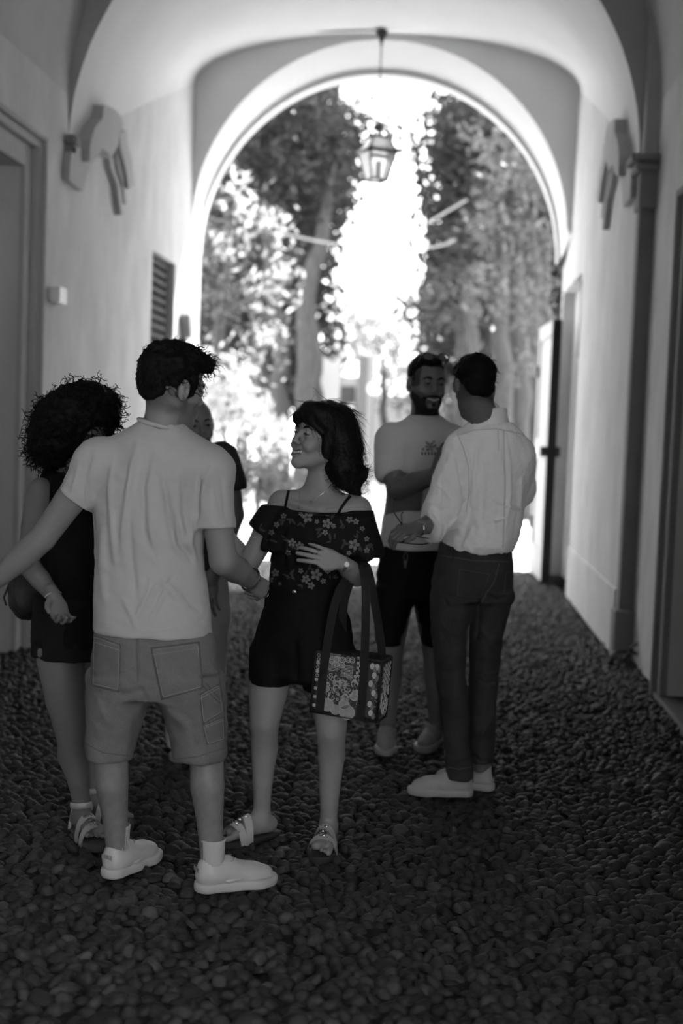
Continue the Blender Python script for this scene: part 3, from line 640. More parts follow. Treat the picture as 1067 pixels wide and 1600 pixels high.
class Sdf:
    def __init__(s): s.L = []
    def cone(s, a, b, ra, rb, k=.02, op='u'):
        a = np.array(a, float); b = np.array(b, float); r = max(ra, rb)
        s.L.append((op, k, np.minimum(a, b)-r, np.maximum(a, b)+r, ('c', a, b, ra, rb))); return s
    def chain(s, pts, rs, k=.02, op='u'):
        for i in range(len(pts)-1): s.cone(pts[i], pts[i+1], rs[i], rs[i+1], k, op)
        return s
    blend = chain
    def chain(s, pts, rs, k=.02, op='u'):
        for i in range(len(pts)-1): s.cone(pts[i], pts[i+1], rs[i], rs[i+1], (k if i == 0 and k >= .05 else .006), op)
        return s
    def sph(s, c, r, k=.02, op='u'): return s.cone(c, c, r, r, k, op)
    def ell(s, c, r, A=None, k=.02, op='u'):
        c = np.array(c, float); r = np.array(r, float); A = np.eye(3) if A is None else np.array(A); e = np.sqrt(((A*r)**2).sum(1))
        s.L.append((op, k, c-e, c+e, ('e', c, r, A))); return s
    def box(s, c, hs, A=None, rd=.005, k=.005, op='u'):
        c = np.array(c, float); hs = np.array(hs, float); A = np.eye(3) if A is None else np.array(A); e = (np.abs(A)*hs).sum(1)+rd
        s.L.append((op, k, c-e, c+e, ('b', c, hs-rd, A, rd))); return s
    def loft(s, secs, k=.02, op='u', pw=2.0, cap=.01):
        """secs: (z, cx, cy, rx, ry, angle)"""
        q = np.array(sorted(secs), float); R = np.maximum(q[:, 3], q[:, 4])
        lo = np.array([(q[:, 1]-R).min(), (q[:, 2]-R).min(), q[0, 0]-.005]); hi = np.array([(q[:, 1]+R).max(), (q[:, 2]+R).max(), q[-1, 0]+.005])
        s.L.append((op, k, lo, hi, ('l', q, pw, cap))); return s
    # frame versions
    def fcone(s, f, a, b, ra, rb, k=.012, op='u'): return s.cone(f.p(a), f.p(b), ra*f.s, rb*f.s, k*f.s, op)
    def fell(s, f, c, r, k=.012, op='u'): return s.ell(f.p(c), np.array(r)*f.s, f.A, k*f.s, op)
def _d(pr, X, Y, Z):
    t = pr[0]
    if t == 'c':
        _, a, b, ra, rb = pr; ab = b-a; L = ab@ab
        px, py, pz = X-a[0], Y-a[1], Z-a[2]
        if L < 1e-12: return np.sqrt(px*px+py*py+pz*pz)-ra
        h = np.clip((px*ab[0]+py*ab[1]+pz*ab[2])/L, 0, 1)
        return np.sqrt((px-h*ab[0])**2+(py-h*ab[1])**2+(pz-h*ab[2])**2)-(ra+(rb-ra)*h)
    if t == 'e':
        _, c, r, A = pr; p = (X-c[0], Y-c[1], Z-c[2]); q = [(A[0, i]*p[0]+A[1, i]*p[1]+A[2, i]*p[2]) for i in range(3)]
        k0 = np.sqrt(sum((q[i]/r[i])**2 for i in range(3))); k1 = np.sqrt(sum((q[i]/r[i]**2)**2 for i in range(3)))
        return k0*(k0-1)/np.maximum(k1, 1e-6)
    if t == 'b':
        _, c, h, A, rd = pr; p = (X-c[0], Y-c[1], Z-c[2]); q = [np.abs(A[0, i]*p[0]+A[1, i]*p[1]+A[2, i]*p[2])-h[i] for i in range(3)]
        return np.sqrt(sum(np.maximum(v, 0)**2 for v in q))+np.minimum(np.maximum(np.maximum(q[0], q[1]), q[2]), 0)-rd
    if t == 'l':
        _, q, pw, cap = pr; z = Z.ravel(); I = lambda k: np.interp(z, q[:, 0], q[:, k]).reshape(Z.shape)
        cx, cy, rx, ry, an = I(1), I(2), I(3), I(4), I(5); dx, dy = X-cx, Y-cy; c, s_ = np.cos(an), np.sin(an)
        a = np.abs((dx*c+dy*s_)/rx); b = np.abs((-dx*s_+dy*c)/ry)
        k0 = (a**pw+b**pw)**(1/pw); mr = np.minimum(rx, ry)
        # gradient-normalised
        k1 = np.sqrt((a/rx)**2+(b/ry)**2)/np.maximum(k0, 1e-6)
        d = (k0-1)/np.maximum(k1, 1e-3)
        e = np.maximum(q[0, 0]-Z, Z-q[-1, 0]); h = np.clip(.5-.5*(e-d)/cap, 0, 1)
        return e+(d-e)*h+cap*h*(1-h)
def field(S, lo, h, n):
    ax = [lo[i]+h*np.arange(n[i]) for i in range(3)]; F = np.full(n, .06, np.float32)
    for op, k, a, b, pr in S.L:
        m = k+3*h if op != 'i' else 1e9
        i0 = [max(0, int((a[i]-m-lo[i])/h)) for i in range(3)]; i1 = [min(n[i], int((b[i]+m-lo[i])/h)+2) for i in range(3)]
        if any(i1[i] <= i0[i] for i in range(3)): continue
        X = ax[0][i0[0]:i1[0], None, None]; Y = ax[1][None, i0[1]:i1[1], None]; Z = ax[2][None, None, i0[2]:i1[2]]
        d = _d(pr, X, Y, Z); sl = (slice(i0[0], i1[0]), slice(i0[1], i1[1]), slice(i0[2], i1[2])); G = F[sl]
        if op == 'u': hh = np.clip(.5+.5*(G-d)/k, 0, 1); F[sl] = G+(d-G)*hh-k*hh*(1-hh)
        elif op == 's': d = -d; hh = np.clip(.5-.5*(G-d)/k, 0, 1); F[sl] = G+(d-G)*hh+k*hh*(1-hh)
        elif op == 'i': F[sl] = np.maximum(G, d)
    return F
def bounds(S, pad=.02):
    L = [x for x in S.L if x[0] == 'u']; return np.min([x[2] for x in L], 0)-pad, np.max([x[3] for x in L], 0)+pad
def nets(F, lo, h, mask=None):
    S = F < 0; n = np.array(F.shape)
    c = np.zeros(n-1, np.int8)
    for i in (0, 1):
        for j in (0, 1):
            for k in (0, 1): c += S[i:n[0]-1+i, j:n[1]-1+j, k:n[2]-1+k]
    act = (c > 0) & (c < 8)
    I = np.argwhere(act); 
    if len(I) == 0: return np.zeros((0, 3)), np.zeros((0, 4), int)
    idx = np.full(n-1, -1, np.int64); idx[act] = np.arange(len(I))
    acc = np.zeros((len(I), 3)); cnt = np.zeros(len(I)); co = [(i, j, k) for i in (0, 1) for j in (0, 1) for k in (0, 1)]
    val = {o: F[I[:, 0]+o[0], I[:, 1]+o[1], I[:, 2]+o[2]] for o in co}
    for a in co:
        for ax in range(3):
            if a[ax] == 0:
                b = list(a); b[ax] = 1; b = tuple(b); va, vb = val[a], val[b]; x = (va < 0) != (vb < 0)
                t = np.where(x, va/np.where(x, va-vb, 1), 0); p = np.array(a, float)[None]+t[:, None]*np.eye(3)[ax]; acc[x] += p[x]; cnt += x
    V = (I+acc/cnt[:, None])*h+lo; Q = []
    for ax in range(3):
        o1, o2 = [x for x in range(3) if x != ax]
        sl0 = [slice(None)]*3; sl1 = [slice(None)]*3; sl0[ax] = slice(0, -1); sl1[ax] = slice(1, None)
        A = S[tuple(sl0)]; B_ = S[tuple(sl1)]; E = np.argwhere(A != B_); 
        ok = (E[:, o1] > 0) & (E[:, o2] > 0) & (E[:, o1] < n[o1]-1) & (E[:, o2] < n[o2]-1); E = E[ok]
        fl = A[E[:, 0], E[:, 1], E[:, 2]]
        q = []
        for (p, r) in ((1, 1), (0, 1), (0, 0), (1, 0)):
            C_ = E.copy(); C_[:, o1] -= p; C_[:, o2] -= r; q.append(idx[C_[:, 0], C_[:, 1], C_[:, 2]])
        q = np.stack(q, -1)
        if ax == 1: fl = ~fl
        q[~fl] = q[~fl][:, ::-1]; Q.append(q)
    Q = np.concatenate(Q); Q = Q[(Q >= 0).all(1)]
    if mask is not None:
        k = mask(V); Q = Q[k[Q].all(1)]; used = np.zeros(len(V), bool); used[Q.ravel()] = True; mp = np.cumsum(used)-1; V = V[used]; Q = mp[Q]
    return V, Q
def smooth(V, Q, it=2, lam=.5):
    e = np.concatenate([Q[:, [0, 1]], Q[:, [1, 2]], Q[:, [2, 3]], Q[:, [3, 0]]]); n = len(V); deg = np.bincount(e.ravel(), minlength=n)[:, None]
    for k in range(it):
        s = np.stack([np.bincount(e[:, 0], V[e[:, 1], j], n)+np.bincount(e[:, 1], V[e[:, 0], j], n) for j in range(3)], -1); V = V+(s/np.maximum(deg, 1)-V)*lam
    return V
def normals(V, Q):
    fn = np.cross(V[Q[:, 2]]-V[Q[:, 0]], V[Q[:, 3]]-V[Q[:, 1]]); n = len(V)
    N = np.stack([sum(np.bincount(Q[:, c], fn[:, j], n) for c in range(4)) for j in range(3)], -1); return N/(np.linalg.norm(N, axis=1)[:, None]+1e-12)
def mesh_of(S, h, it=2, pre=None, mask=None, box=None):
    lo, hi = bounds(S) if box is None else (np.array(box[0], float), np.array(box[1], float))
    n = tuple(np.ceil((hi-lo)/h).astype(int)+1); F = field(S, lo, h, n)
    if pre: F = pre(F, lo, h, n)
    V, Q = nets(F, lo, h, mask)
    if len(V) and it: V = smooth(V, Q, it)
    return V, Q
def body_mesh(S, h, boxes, it=1):
    """one continuous skin: coarse everywhere, finer in the boxes (head, hands)"""
    Vs, Qs, n = [], [], 0
    def inside(V, b, m=0): return ((V > np.array(b[0])+m) & (V < np.array(b[1])-m)).all(1)
    V, Q = mesh_of(S, h, it, mask=(lambda V: ~np.any([inside(V, b, h*1.2) for b in boxes], 0)) if boxes else None)
    Vs.append(V); Qs.append(Q); n = len(V)
    for b in boxes:
        V, Q = mesh_of(S, b[2], it, box=(b[0], b[1])); Vs.append(V); Qs.append(Q+n); n += len(V)
    return np.concatenate(Vs), np.concatenate(Qs)
def bx_around(*pts, pad=.03, h=.0035):
    P = np.array(pts); return (P.min(0)-pad, P.max(0)+pad, h)
def noise3(V, sc, seed, oct_=3):
    r = np.random.default_rng(seed); out = np.zeros(len(V)); a = 1
    for o in range(oct_):
        for k in range(5):
            d = r.normal(size=3); d /= np.linalg.norm(d); out += a*np.sin((V@d)*2*PI/sc*r.uniform(.7, 1.3)+r.uniform(0, 6.28))*.3
        sc *= .5; a *= .5
    return out
def stroke(V, N, pl, wd, amp, taper=True, facing=.05):
    """push the surface in or out along a fold drawn as a pixel polyline (folds, seams, creases)"""
    P = pix(V); D = V-CAM; dist = D@Fv; vis = -(N*D).sum(1)/np.linalg.norm(D, axis=1) > facing
    pl = np.array(pl, float); best = np.full(len(V), 1e9); tb = np.zeros(len(V)); L = np.hypot(*np.diff(pl, axis=0).T); tot = L.sum(); acc = 0
    for i in range(len(pl)-1):
        a, b = pl[i], pl[i+1]; ab = b-a; t = np.clip(((P-a)@ab)/(ab@ab+1e-9), 0, 1); d = np.hypot(*(P-a-t[:, None]*ab).T)
        m = d < best; best[m] = d[m]; tb[m] = (acc+t[m]*L[i])/tot; acc += L[i]
    dm = best*dist/FPX; w_ = np.exp(-(dm/wd)**2)*amp
    if taper: w_ *= np.clip(np.sin(np.clip(tb, 0.02, .98)*PI)*1.6, 0, 1)
    w_[~vis] = 0
    return V+N*w_[:, None]
def folds(V, Q, L):
    N = normals(V, Q)
    for pl, wd, amp in L: V = stroke(V, N, pl, wd, amp)
    return V
class Surf:
    """raycast onto a finished garment to lay pockets, seams and prints on it"""
    def __init__(s, V, Q): s.b = BVHTree.FromPolygons([Vector(v) for v in V], [tuple(q) for q in Q.tolist()])
    def hit(s, u, v, off):
        d = Vector(ray(u, v)).normalized(); h = s.b.ray_cast(Vector(CAM), d)
        if h[0] is None:
            return None
        return np.array(h[0])-np.array(d)*off
    def quad(s, mb, c, off=.003, nu=8, nv=8, rim=.006):
        c = np.array(c, float); G = np.zeros((nu+3, nv+3, 3)); ok = True
        for i in range(nu+3):
            for j in range(nv+3):
                a = np.clip((i-1)/nu, 0, 1); b = np.clip((j-1)/nv, 0, 1); e = i in (0, nu+2) or j in (0, nv+2)
                p = (c[0]*(1-a)+c[1]*a)*(1-b)+(c[3]*(1-a)+c[2]*a)*b; h = None; cc = c.mean(0)
                for f_ in (0, .03, .07, .12, .2, .3):
                    p2 = p+(cc-p)*f_; h = s.hit(p2[0], p2[1], -rim if e else off)
                    if h is not None: break
                if h is None: return False
                G[i, j] = h
        mb.grid(G); return True
    def line(s, mb, pl, wpx, off=.002, step=4):
        pl = np.array(pl, float); L = np.hypot(*np.diff(pl, axis=0).T); cs = np.concatenate([[0], np.cumsum(L)]); n = max(2, int(cs[-1]/step)); t = np.linspace(0, cs[-1], n+1)
        C_ = np.stack([np.interp(t, cs, pl[:, k]) for k in (0, 1)], -1); T_ = np.gradient(C_, axis=0); T_ /= np.hypot(*T_.T)[:, None]+1e-9; Nn = np.stack([-T_[:, 1], T_[:, 0]], -1)
        rows = []
        for i in range(len(C_)):
            r = [s.hit(*(C_[i]+Nn[i]*wpx*.5*q), o) for q, o in ((-1.2, -.003), (-.8, off), (0, off*1.15), (.8, off), (1.2, -.003))]
            if any(x is None for x in r) or (rows and np.linalg.norm(r[2]-rows[-1][2]) > .004*step+.012) or max(np.linalg.norm(r[a]-r[a+1]) for a in range(4)) > .02:
                if len(rows) > 1: mb.grid(np.array(rows))
                rows = []; continue
            rows.append(r)
        if len(rows) > 1: mb.grid(np.array(rows))
    def blob(s, mb, outline, off=.0015):
        o = np.array(outline, float); c = o.mean(0); n = len(o); ch = s.hit(c[0], c[1], off)
        if ch is None: return
        V = [ch]
        for f, of in ((.5, off), (.95, off), (1.0, -.002)):
            for p in o:
                h = s.hit(*(c+(p-c)*f), of)
                if h is None: return
                V.append(h)
        k = np.arange(n); k2 = (k+1) % n; T_ = np.stack([k+1, k2+1, np.zeros(n, int)], -1)
        Q_ = np.concatenate([np.stack([k+1+r*n, k+1+(r+1)*n, k2+1+(r+1)*n, k2+1+r*n], -1) for r in (0, 1)]); mb.add(V, Q_, T_)
def disc(u, v, ru, rv=None, n=10, rot=0, lob=0, seed=0):
    rv = rv or ru; a = np.arange(n)*2*PI/n; r = 1+lob*np.cos(a*5+seed); c, s = math.cos(rot), math.sin(rot)
    x, y = ru*r*np.cos(a), rv*r*np.sin(a); return np.stack([u+x*c-y*s, v+x*s+y*c], -1)
# ---- anatomy
def add_head(S, f, smile=0, fem=0, jaw=1.0, neck=None, nr=.055, face=True):
    e = S.fell; c = S.fcone
    e(f, (0, -.020, .032), (.074, .093, .086)); e(f, (0, .028, .028), (.063, .062, .072), .02); e(f, (0, .030, -.035), (.056-.003*fem, .054, .075), .02)
    for x in (-1, 1):
        c(f, (x*.050*jaw, -.008, -.048), (x*.017*jaw, .066, -.096), .021, .017, .022); e(f, (x*.040, .058, -.020), (.020, .022, .018), .018)
    S.sph(f.p((0, .076, -.099)), .0175*f.s, .018*f.s)
    if face:
        c(f, (-.034, .081, .024), (.034, .081, .024), .0105-.002*fem, .0105-.002*fem, .012)
        for x in (-1, 1):
            e(f, (x*.031, .103, .006), (.020, .017, .011), .010, 's'); S.sph(f.p((x*.031, .0785, .003)), .0135*f.s, .004*f.s)
            if smile: e(f, (x*.037, .070, -.038), (.019, .020, .017), .014)
        c(f, (0, .088, .012), (0, .1085, -.024), .0070, .0098, .010)
        for x in (-1, 1): S.sph(f.p((x*.0105, .0985, -.030)), .0085*f.s, .006*f.s)
        e(f, (0, .080, -.064), (.027, .019, .022), .014)
        w_ = .022+.011*smile; zc_ = -.060; dz = .009*smile
        for x in (-1, 1):
            c(f, (x*.004, .1005, zc_+.001), (x*w_, .088-.007*smile, zc_+dz-.001), .0052, .0034, .004); c(f, (x*.004, .0985, zc_-.0125-.003*smile), (x*w_*.9, .088-.005*smile, zc_-.006+dz), .0062, .0030, .004)
        if smile:
            for x in (-1, 1): c(f, (0, .0985, zc_-.0060), (x*w_*.98, .0830, zc_+dz-.003), .0054, .0042, .003, 's')
        if smile:
            for x in (-1, 1): c(f, (x*.0195, .1010, -.036), (x*.0370, .0880, -.064), .0032, .0026, .007, 's')
        for x in (-1, 1): e(f, (x*.031, .097, .0015), (.0125, .012, .0028-.0010*smile), .002, 's')
    for x in (-1, 1):
        e(f, (x*.0785, -.014, -.004), (.0115, .020, .033), .005); e(f, (x*.090, -.008, .002), (.009, .010, .018), .003, 's')
    if neck is not None: S.cone(f.p((0, -.030, -.045)), neck, nr*.98, nr*1.04, .03)
def face_parts(f, root, smile, bw=1.0, toneeye=.55, browt=.004, browdark='hair_black', teeth=True):
    em = mat('eyeball', .30, .25, .5); im = mat('iris', .02, .15, .5); sk = mat(browdark, .010, .7, .1)
    for x in (-1, 1):
        mb = MB(); c = f.p((x*.031, .0775, .003)); r = .0118*f.s; th = np.linspace(0, PI, 9)
        mb.lathe(np.stack([r*np.sin(th), -r*np.cos(th)], -1), c, 14); o = mb.build('eye', em, root, smooth=True)
        i_ = MB(); d = f.A[:, 1]; i_.lathe(np.stack([(.0070-.0018*smile)*f.s*np.sin(th), -.0022*f.s*np.cos(th)], -1), c+d*r*.93, 12, M=np.stack([f.A[:, 0], f.A[:, 2], f.A[:, 1]], 1)); i_.build('iris', im, o, smooth=True)
        mb = MB(); pts = [f.p((x*a, b, z)) for a, b, z in ((.014, .0935, .0235), (.024, .0935, .029), (.036, .088, .030), (.050, .076, .0235))]
        mb.tube(pts, [.0024*f.s*bw, .0036*f.s*bw, .0032*f.s*bw, .0012*f.s*bw], 6); mb.build('eyebrow', sk, root, smooth=True)
        mb = MB(); pts = [f.p((x*a, b, z)) for a, b, z in ((.018, .0885, .0035), (.025, .0925, .0065), (.034, .0915, .0068), (.044, .083, .0030))]
        mb.tube(pts, [.0012*f.s, .0020*f.s, .0020*f.s, .0014*f.s], 5); mb.build('eyelashes', sk, root, smooth=True)
    if smile and teeth:
        mb = MB(); w_ = (.022+.011*smile)*.85
        for k in range(8):
            a = (k-3.5)/4; x = a*w_; mb.box((-.0027, -.002, -.0042), (.0027, .002, .0042), .001, M=f.A, c=f.p((x, .0935-.0095*a*a, -.0660+.008*a*a)))
        mb.build('teeth', mat('teeth', .6, .3, .5), root)
        mb = MB(); mb.lathe([(0, -.004), (w_*.9, -.004), (w_*.9, .004), (0, .004)], f.p((0, .080, -.0655)), 14, M=f.A@np.diag([1, .5, 1])*f.s); mb.build('mouth', mat('mouth_inner', .02, .6), root)
def lips_tone(V, f, base, smile, lip=.62):
    L = (V-f.o)@f.A/f.s; w_ = .022+.011*smile
    m = (np.abs(L[:, 0]) < w_) & (L[:, 1] > .086) & (np.abs(L[:, 2]+.0655-.006*smile*(np.abs(L[:, 0])/w_)**2) < .0125*(1-.5*(np.abs(L[:, 0])/w_)**2)); t = np.full(len(V), base); t[m] = base*lip; return t
FX = (.027, .0092, -.0088, -.0262); FY = (.083, .087, .083, .074)
FLn = ((.041, .024, .020), (.045, .028, .022), (.042, .026, .021), (.033, .019, .018))
def add_hand(S, f, curl=((15, 20, 10),)*4, spread=(6, 1, -4, -10), thumb=((.040, .036, -.012), (.056, .062, -.020), (.060, .086, -.024)), fr=1.0, wr=.024):
    """f: origin at wrist, y along the fingers, x to the thumb side, z = back of the hand"""
    S.fcone(f, (0, -.03, 0), (0, .01, 0), wr, wr*.92, .012)
    for i in range(4): S.fcone(f, (FX[i]*.62, .012, 0), (FX[i], FY[i], 0), .0135, .0105, .009)
    S.fell(f, (-.004, .045, -.005), (.034, .040, .012), .008)
    tips = []
    for i in range(4):
        p = np.array([FX[i], FY[i], 0.0]); a = 0; sp = math.radians(spread[i]); r = (.0092, .0097, .0092, .0080)[i]*fr
        for j in range(3):
            a += math.radians(curl[i][j]); d = np.array([math.sin(sp)*math.cos(a), math.cos(sp)*math.cos(a), -math.sin(a)]); q = p+d*FLn[i][j]
            S.fcone(f, p, q, r, r*.9, .003); p = q; r *= .9
        tips.append(f.p(p))
    P = [(.014, .016, -.003)]+list(thumb); R = (.0145, .0125, .0105, .0088)
    for j in range(3): S.fcone(f, P[j], P[j+1], R[j], R[j+1], .008 if j == 0 else .003)
    return tips
def add_foot(S, ank, dirv, L=.24, toes=True, up=.0):
    """bare foot; ank = ankle joint, dirv = horizontal direction of the toes"""
    d = np.array([dirv[0], dirv[1], 0.0]); d /= np.linalg.norm(d); s = np.array([-d[1], d[0], 0]); g = np.array([ank[0], ank[1], 0])+np.array([0, 0, up]); z = np.array([0, 0, 1.0])
    heel = g-d*.035+z*.03; S.cone(heel, g+z*.04, .028, .027, .02); S.cone(g+z*.055, g+d*.06+z*.045, .030, .024, .02)
    S.cone(g-d*.02+z*.028, g+d*.10+s*.006+z*.022, .027, .022, .02); S.cone(g+d*.06+s*.018+z*.03, g+d*.125+s*.024+z*.02, .02, .017, .015); S.cone(g+d*.06-s*.016+z*.026, g+d*.115-s*.024+z*.017, .018, .015, .015)
    if toes:
        for i in range(5):
            y = .030-.0145*i; a = .135-.008*i-(0.004 if i > 2 else 0); S.cone(g+d*(a-.01)+s*y+z*.017, g+d*(a+.028-.003*i)+s*(y+.002)+z*.012, (.0115, .0085, .008, .0078, .0072)[i], (.0105, .0075, .007, .0068, .0062)[i], .003)
def textmesh(txt, size, depth, font=None, bold=False):
    c = bpy.data.curves.new('lettering', 'FONT'); c.body = txt; c.size = size; c.extrude = depth; c.align_x = 'CENTER'; c.align_y = 'CENTER'; c.resolution_u = 2
    o = bpy.data.objects.new('lettering', c); COL.objects.link(o); dg = bpy.context.evaluated_depsgraph_get(); me = bpy.data.meshes.new_from_object(o.evaluated_get(dg))
    V = np.array([v.co[:] for v in me.vertices]); T_ = []; me.calc_loop_triangles(); T_ = np.array([t.vertices[:] for t in me.loop_triangles])
    bpy.data.objects.remove(o); bpy.data.curves.remove(c); bpy.data.meshes.remove(me); return V, T_
# ---- shoes: built once in local axes (x to the toe, z up), then turned into place
def place(V, o, ang):
    c, s = math.cos(ang), math.sin(ang); return np.stack([V[:, 0]*c-V[:, 1]*s, V[:, 0]*s+V[:, 1]*c, V[:, 2]], -1)+np.array(o)
def hairtone(V, f, t, dark=.10):
    L = (V-f.o)@f.A/f.s; m = (L[:, 1] < .02) & (np.linalg.norm(L, axis=1) < .17); w = np.clip((L[:, 2]+.090)/.030, 0, 1); t[m] = t[m]*(1-w[m])+dark*w[m]; ear = (np.abs(L[:, 0]) > .073) & (L[:, 1] < .02) & (L[:, 1] > -.05); t[ear] = t.max(); return t
def sneaker(root, heel, dirv, L, m, msole, name='sneaker', high=0.0, lacem=None, swoosh=False, heeltab=None, lift=.0, side=1, text=None):
    ang = math.atan2(dirv[1], dirv[0]); k = L/.29; o = (heel[0], heel[1], heel[2]+.018)
    S = Sdf(); S.blend([(.040, 0, .055), (.075, 0, .055), (.13, .0, .050), (.19, .004*side, .038), (.235, .006*side, .033)], [.034, .036, .036, .036, .031], .03)
    S.cone((.035, 0, .05), (.040, 0, .085+high), .030, .031, .02); S.cone((.06, 0, .06), (.10, 0, .080+high*.5), .034, .026, .03)
    S.cone((.060, 0, .085), (.052, 0, .15+high), .026, .036, .006, 's'); S.box((.15, 0, -.03), (.3, .2, .05), None, .002, .004, 's')
    V, Q = mesh_of(S, .0045, 1); V = V*k
    up = npmesh(name, place(V, o, ang), Q, m, root)
    S = Sdf(); S.blend([(.040, 0, .018), (.12, 0, .018), (.205, .005*side, .018), (.240, .004*side, .020)], [.043, .041, .049, .042], .03)
    S.box((.15, 0, .0), (.3, .2, .036), None, .002, .004, 'i') if False else S.box((.15, 0, -.05), (.3, .2, .05), None, .002, .004, 's'); S.box((.15, 0, .085), (.3, .2, .052), None, .002, .004, 's')
    V, Q = mesh_of(S, .0045, 1); V = V*k; npmesh('sole', place(V, o, ang), Q, msole, up)
    lm = lacem or msole; mb = MB()
    for i in range(5):
        x = .118+i*.0175; zt_ = .092-i*.0090; mb.tube([(x*k, -.026*k, (zt_-.008)*k), ((x+.004)*k, 0, (zt_+.005)*k), ((x+.002)*k, .026*k, (zt_-.008)*k)], .0035, 6)
    for s_ in (-1, 1): th = np.linspace(0, PI*1.3, 9); mb.tube(np.stack([(.112+.012*np.cos(th))*k, s_*(.012+.014*np.sin(th))*k, (.104-.004*th)*k], -1), .0025, 5)
    V = np.concatenate(mb.V); mb.V = [place(V, o, ang)]; mb.Q = [np.concatenate(mb.Q)]; mb.T = [np.concatenate(mb.T)]; mb.build('laces', lm, up, smooth=True)
    if swoosh:
        mb = MB()
        for s_ in (-1, 1):
            P = [(.07, .0355, .044), (.10, .0385, .036), (.14, .0385, .042), (.185, .033, .058)]
            mb.tube([(x*k, s_*y*k, z*k) for x, y, z in P], [.0015, .007, .005, .001], 6)
        V = np.concatenate(mb.V); mb.V = [place(V, o, ang)]; mb.Q = [np.concatenate(mb.Q)]; mb.T = [np.concatenate(mb.T)]; mb.build('side_mark', mat('offwhite_leather', .45, .45, .4), up, smooth=True)
    # overlay seam lines: toe cap and heel counter
    mb = MB()
    for x0, w0, z1, n_ in ((.190, .036, .066, 9), (.055, .036, .088, 9)):
        th = np.linspace(-1.35, 1.35, n_); mb.tube([(x0*k, w0*math.sin(t)*1.0*k, (.032+(z1-.032)*math.cos(t))*k) for t in th], .0016, 5)
    V = np.concatenate(mb.V); mb.V = [place(V, o, ang)]; mb.Q = [np.concatenate(mb.Q)]; mb.T = [np.concatenate(mb.T)]; mb.build('seam', msole, up, smooth=True)
    if heeltab:
        mb = MB(); mb.box((.002, -.016, .055), (.012, .016, .112+high), .004); V = np.concatenate(mb.V)*k; mb.V = [place(V, o, ang)]; mb.build('heel_tab', heeltab, up)
    if text:
        V, T_ = textmesh(text, .020, .0014); V = np.stack([V[:, 2]*0+.002-V[:, 2], -V[:, 0], V[:, 1]+.074], -1)*k; npmesh('heel_lettering', place(V, o, ang), T_, mat('offwhite_mark', .28, .5), up, False)
    return up
def strands(mb, roots, dirs, length, r, sag=.0, curl=0, cf=8, npts=8, seed=0, n=4):
    q = np.random.default_rng(seed)
    for p, d in zip(roots, dirs):
        L = length*q.uniform(.6, 1.3); d = d/np.linalg.norm(d); a = np.cross(d, q.normal(size=3)); a /= np.linalg.norm(a); b = np.cross(d, a); t = np.linspace(0, 1, npts); ph = q.uniform(0, 6.28)
        P = p+d*L*t[:, None]+np.array([0, 0, -1.0])*(sag*L*t**2)[:, None]
        if curl: P = P+curl*(a*np.cos(ph+cf*t)[:, None]+b*np.sin(ph+cf*t)[:, None])*np.minimum(t*3, 1)[:, None]
        mb.tube(P, np.linspace(r, r*.35, npts), n, cap=False)
def hairmass(S, h, amp, sc, seed, it=1, rad=None):
    V, Q = mesh_of(S, h, it); N = normals(V, Q); V = V+N*(noise3(V, sc, seed)*amp)[:, None]; return V, Q
black = mat('hair_black', .005, .6, .08); bracelet = mat('silver', .55, .25, .5, metal=1.0)
def wristband(mb, f, r1, r2, y, rr=.0022, n=20):
    th = np.linspace(0, 2*PI, n); mb.tube([f.p((r1*math.cos(t), y, r2*math.sin(t))) for t in th], rr*f.s, 6, cap=False)
# ------------------------------------------------------------------ people
def person(label, u, v):
    b = onz(u, v); t = thing('person', label, 'person', (b[0], b[1], 0), 'people gathered in the passage'); del t['group']; return t
skinm = mat('skin', 1.0, .55, .35, attr='tone', noise=.05, nscale=18, bump=.05, bscale=250)
def skin_obj(name, V, Q, root, base, tone=None):
    return npmesh(name, V, Q, skinm, root, True, {'tone': np.full(len(V), base) if tone is None else tone})
def garment(name, S, h, root, m, fl=(), nz=(), it=2, keep=False, mask=None):
    V, Q = mesh_of(S, h, it, mask=mask); N = normals(V, Q)
    for sc, amp, sd in nz: V = V+N*(noise3(V, sc, sd)*amp)[:, None]
    if fl: V = folds(V, Q, fl)
    o = npmesh(name, V, Q, m, root)
    return (o, Surf(V, Q)) if keep else o
# ================= young man in the pale T-shirt, seen from behind
Ym = 3.95; J = lambda u, v, d=0: at(u, v, Ym+d); px = Ym/FPX
man = person('young dark-haired man seen from behind in pale T-shirt, denim shorts and white sneakers', 250, 1390)
S = Sdf(); hf = headframe(J(271, 607, .02), 136, -8, 3, 1.0)
add_head(S, hf, 0, 0, 1.0, J(255, 672, .02), .054, face=True)
nb = J(254, 680, .02)
S.cone(nb, J(245, 720, .03), .058, .09, .05)
S.loft([(at(240, y, Ym)[2], at(u, y, Ym)[0], Ym+.02, r*px, .085, 0) for y, u, r in ((705, 243, 70), (760, 240, 76), (850, 232, 68), (940, 234, 74), (1010, 238, 84), (1060, 238, 84))], .04)
# legs
lk, rk = J(172, 1165, .015), J(322, 1165, .015)
la, ra = J(183, 1338, .06), J(332, 1338, -.02); la[2] = .10; ra[2] = .10
for hip, kn, an, mx in ((J(195, 1050, .02), lk, la, -1), (J(290, 1050, .02), rk, ra, 1)):
    S.cone(hip, kn, .085, .060, .03); mid = kn*.66+an*.34+np.array([0, -.012, 0])
    S.chain([kn, mid, kn*.33+an*.67, an], [.055, .0535, .041, .036], .03)
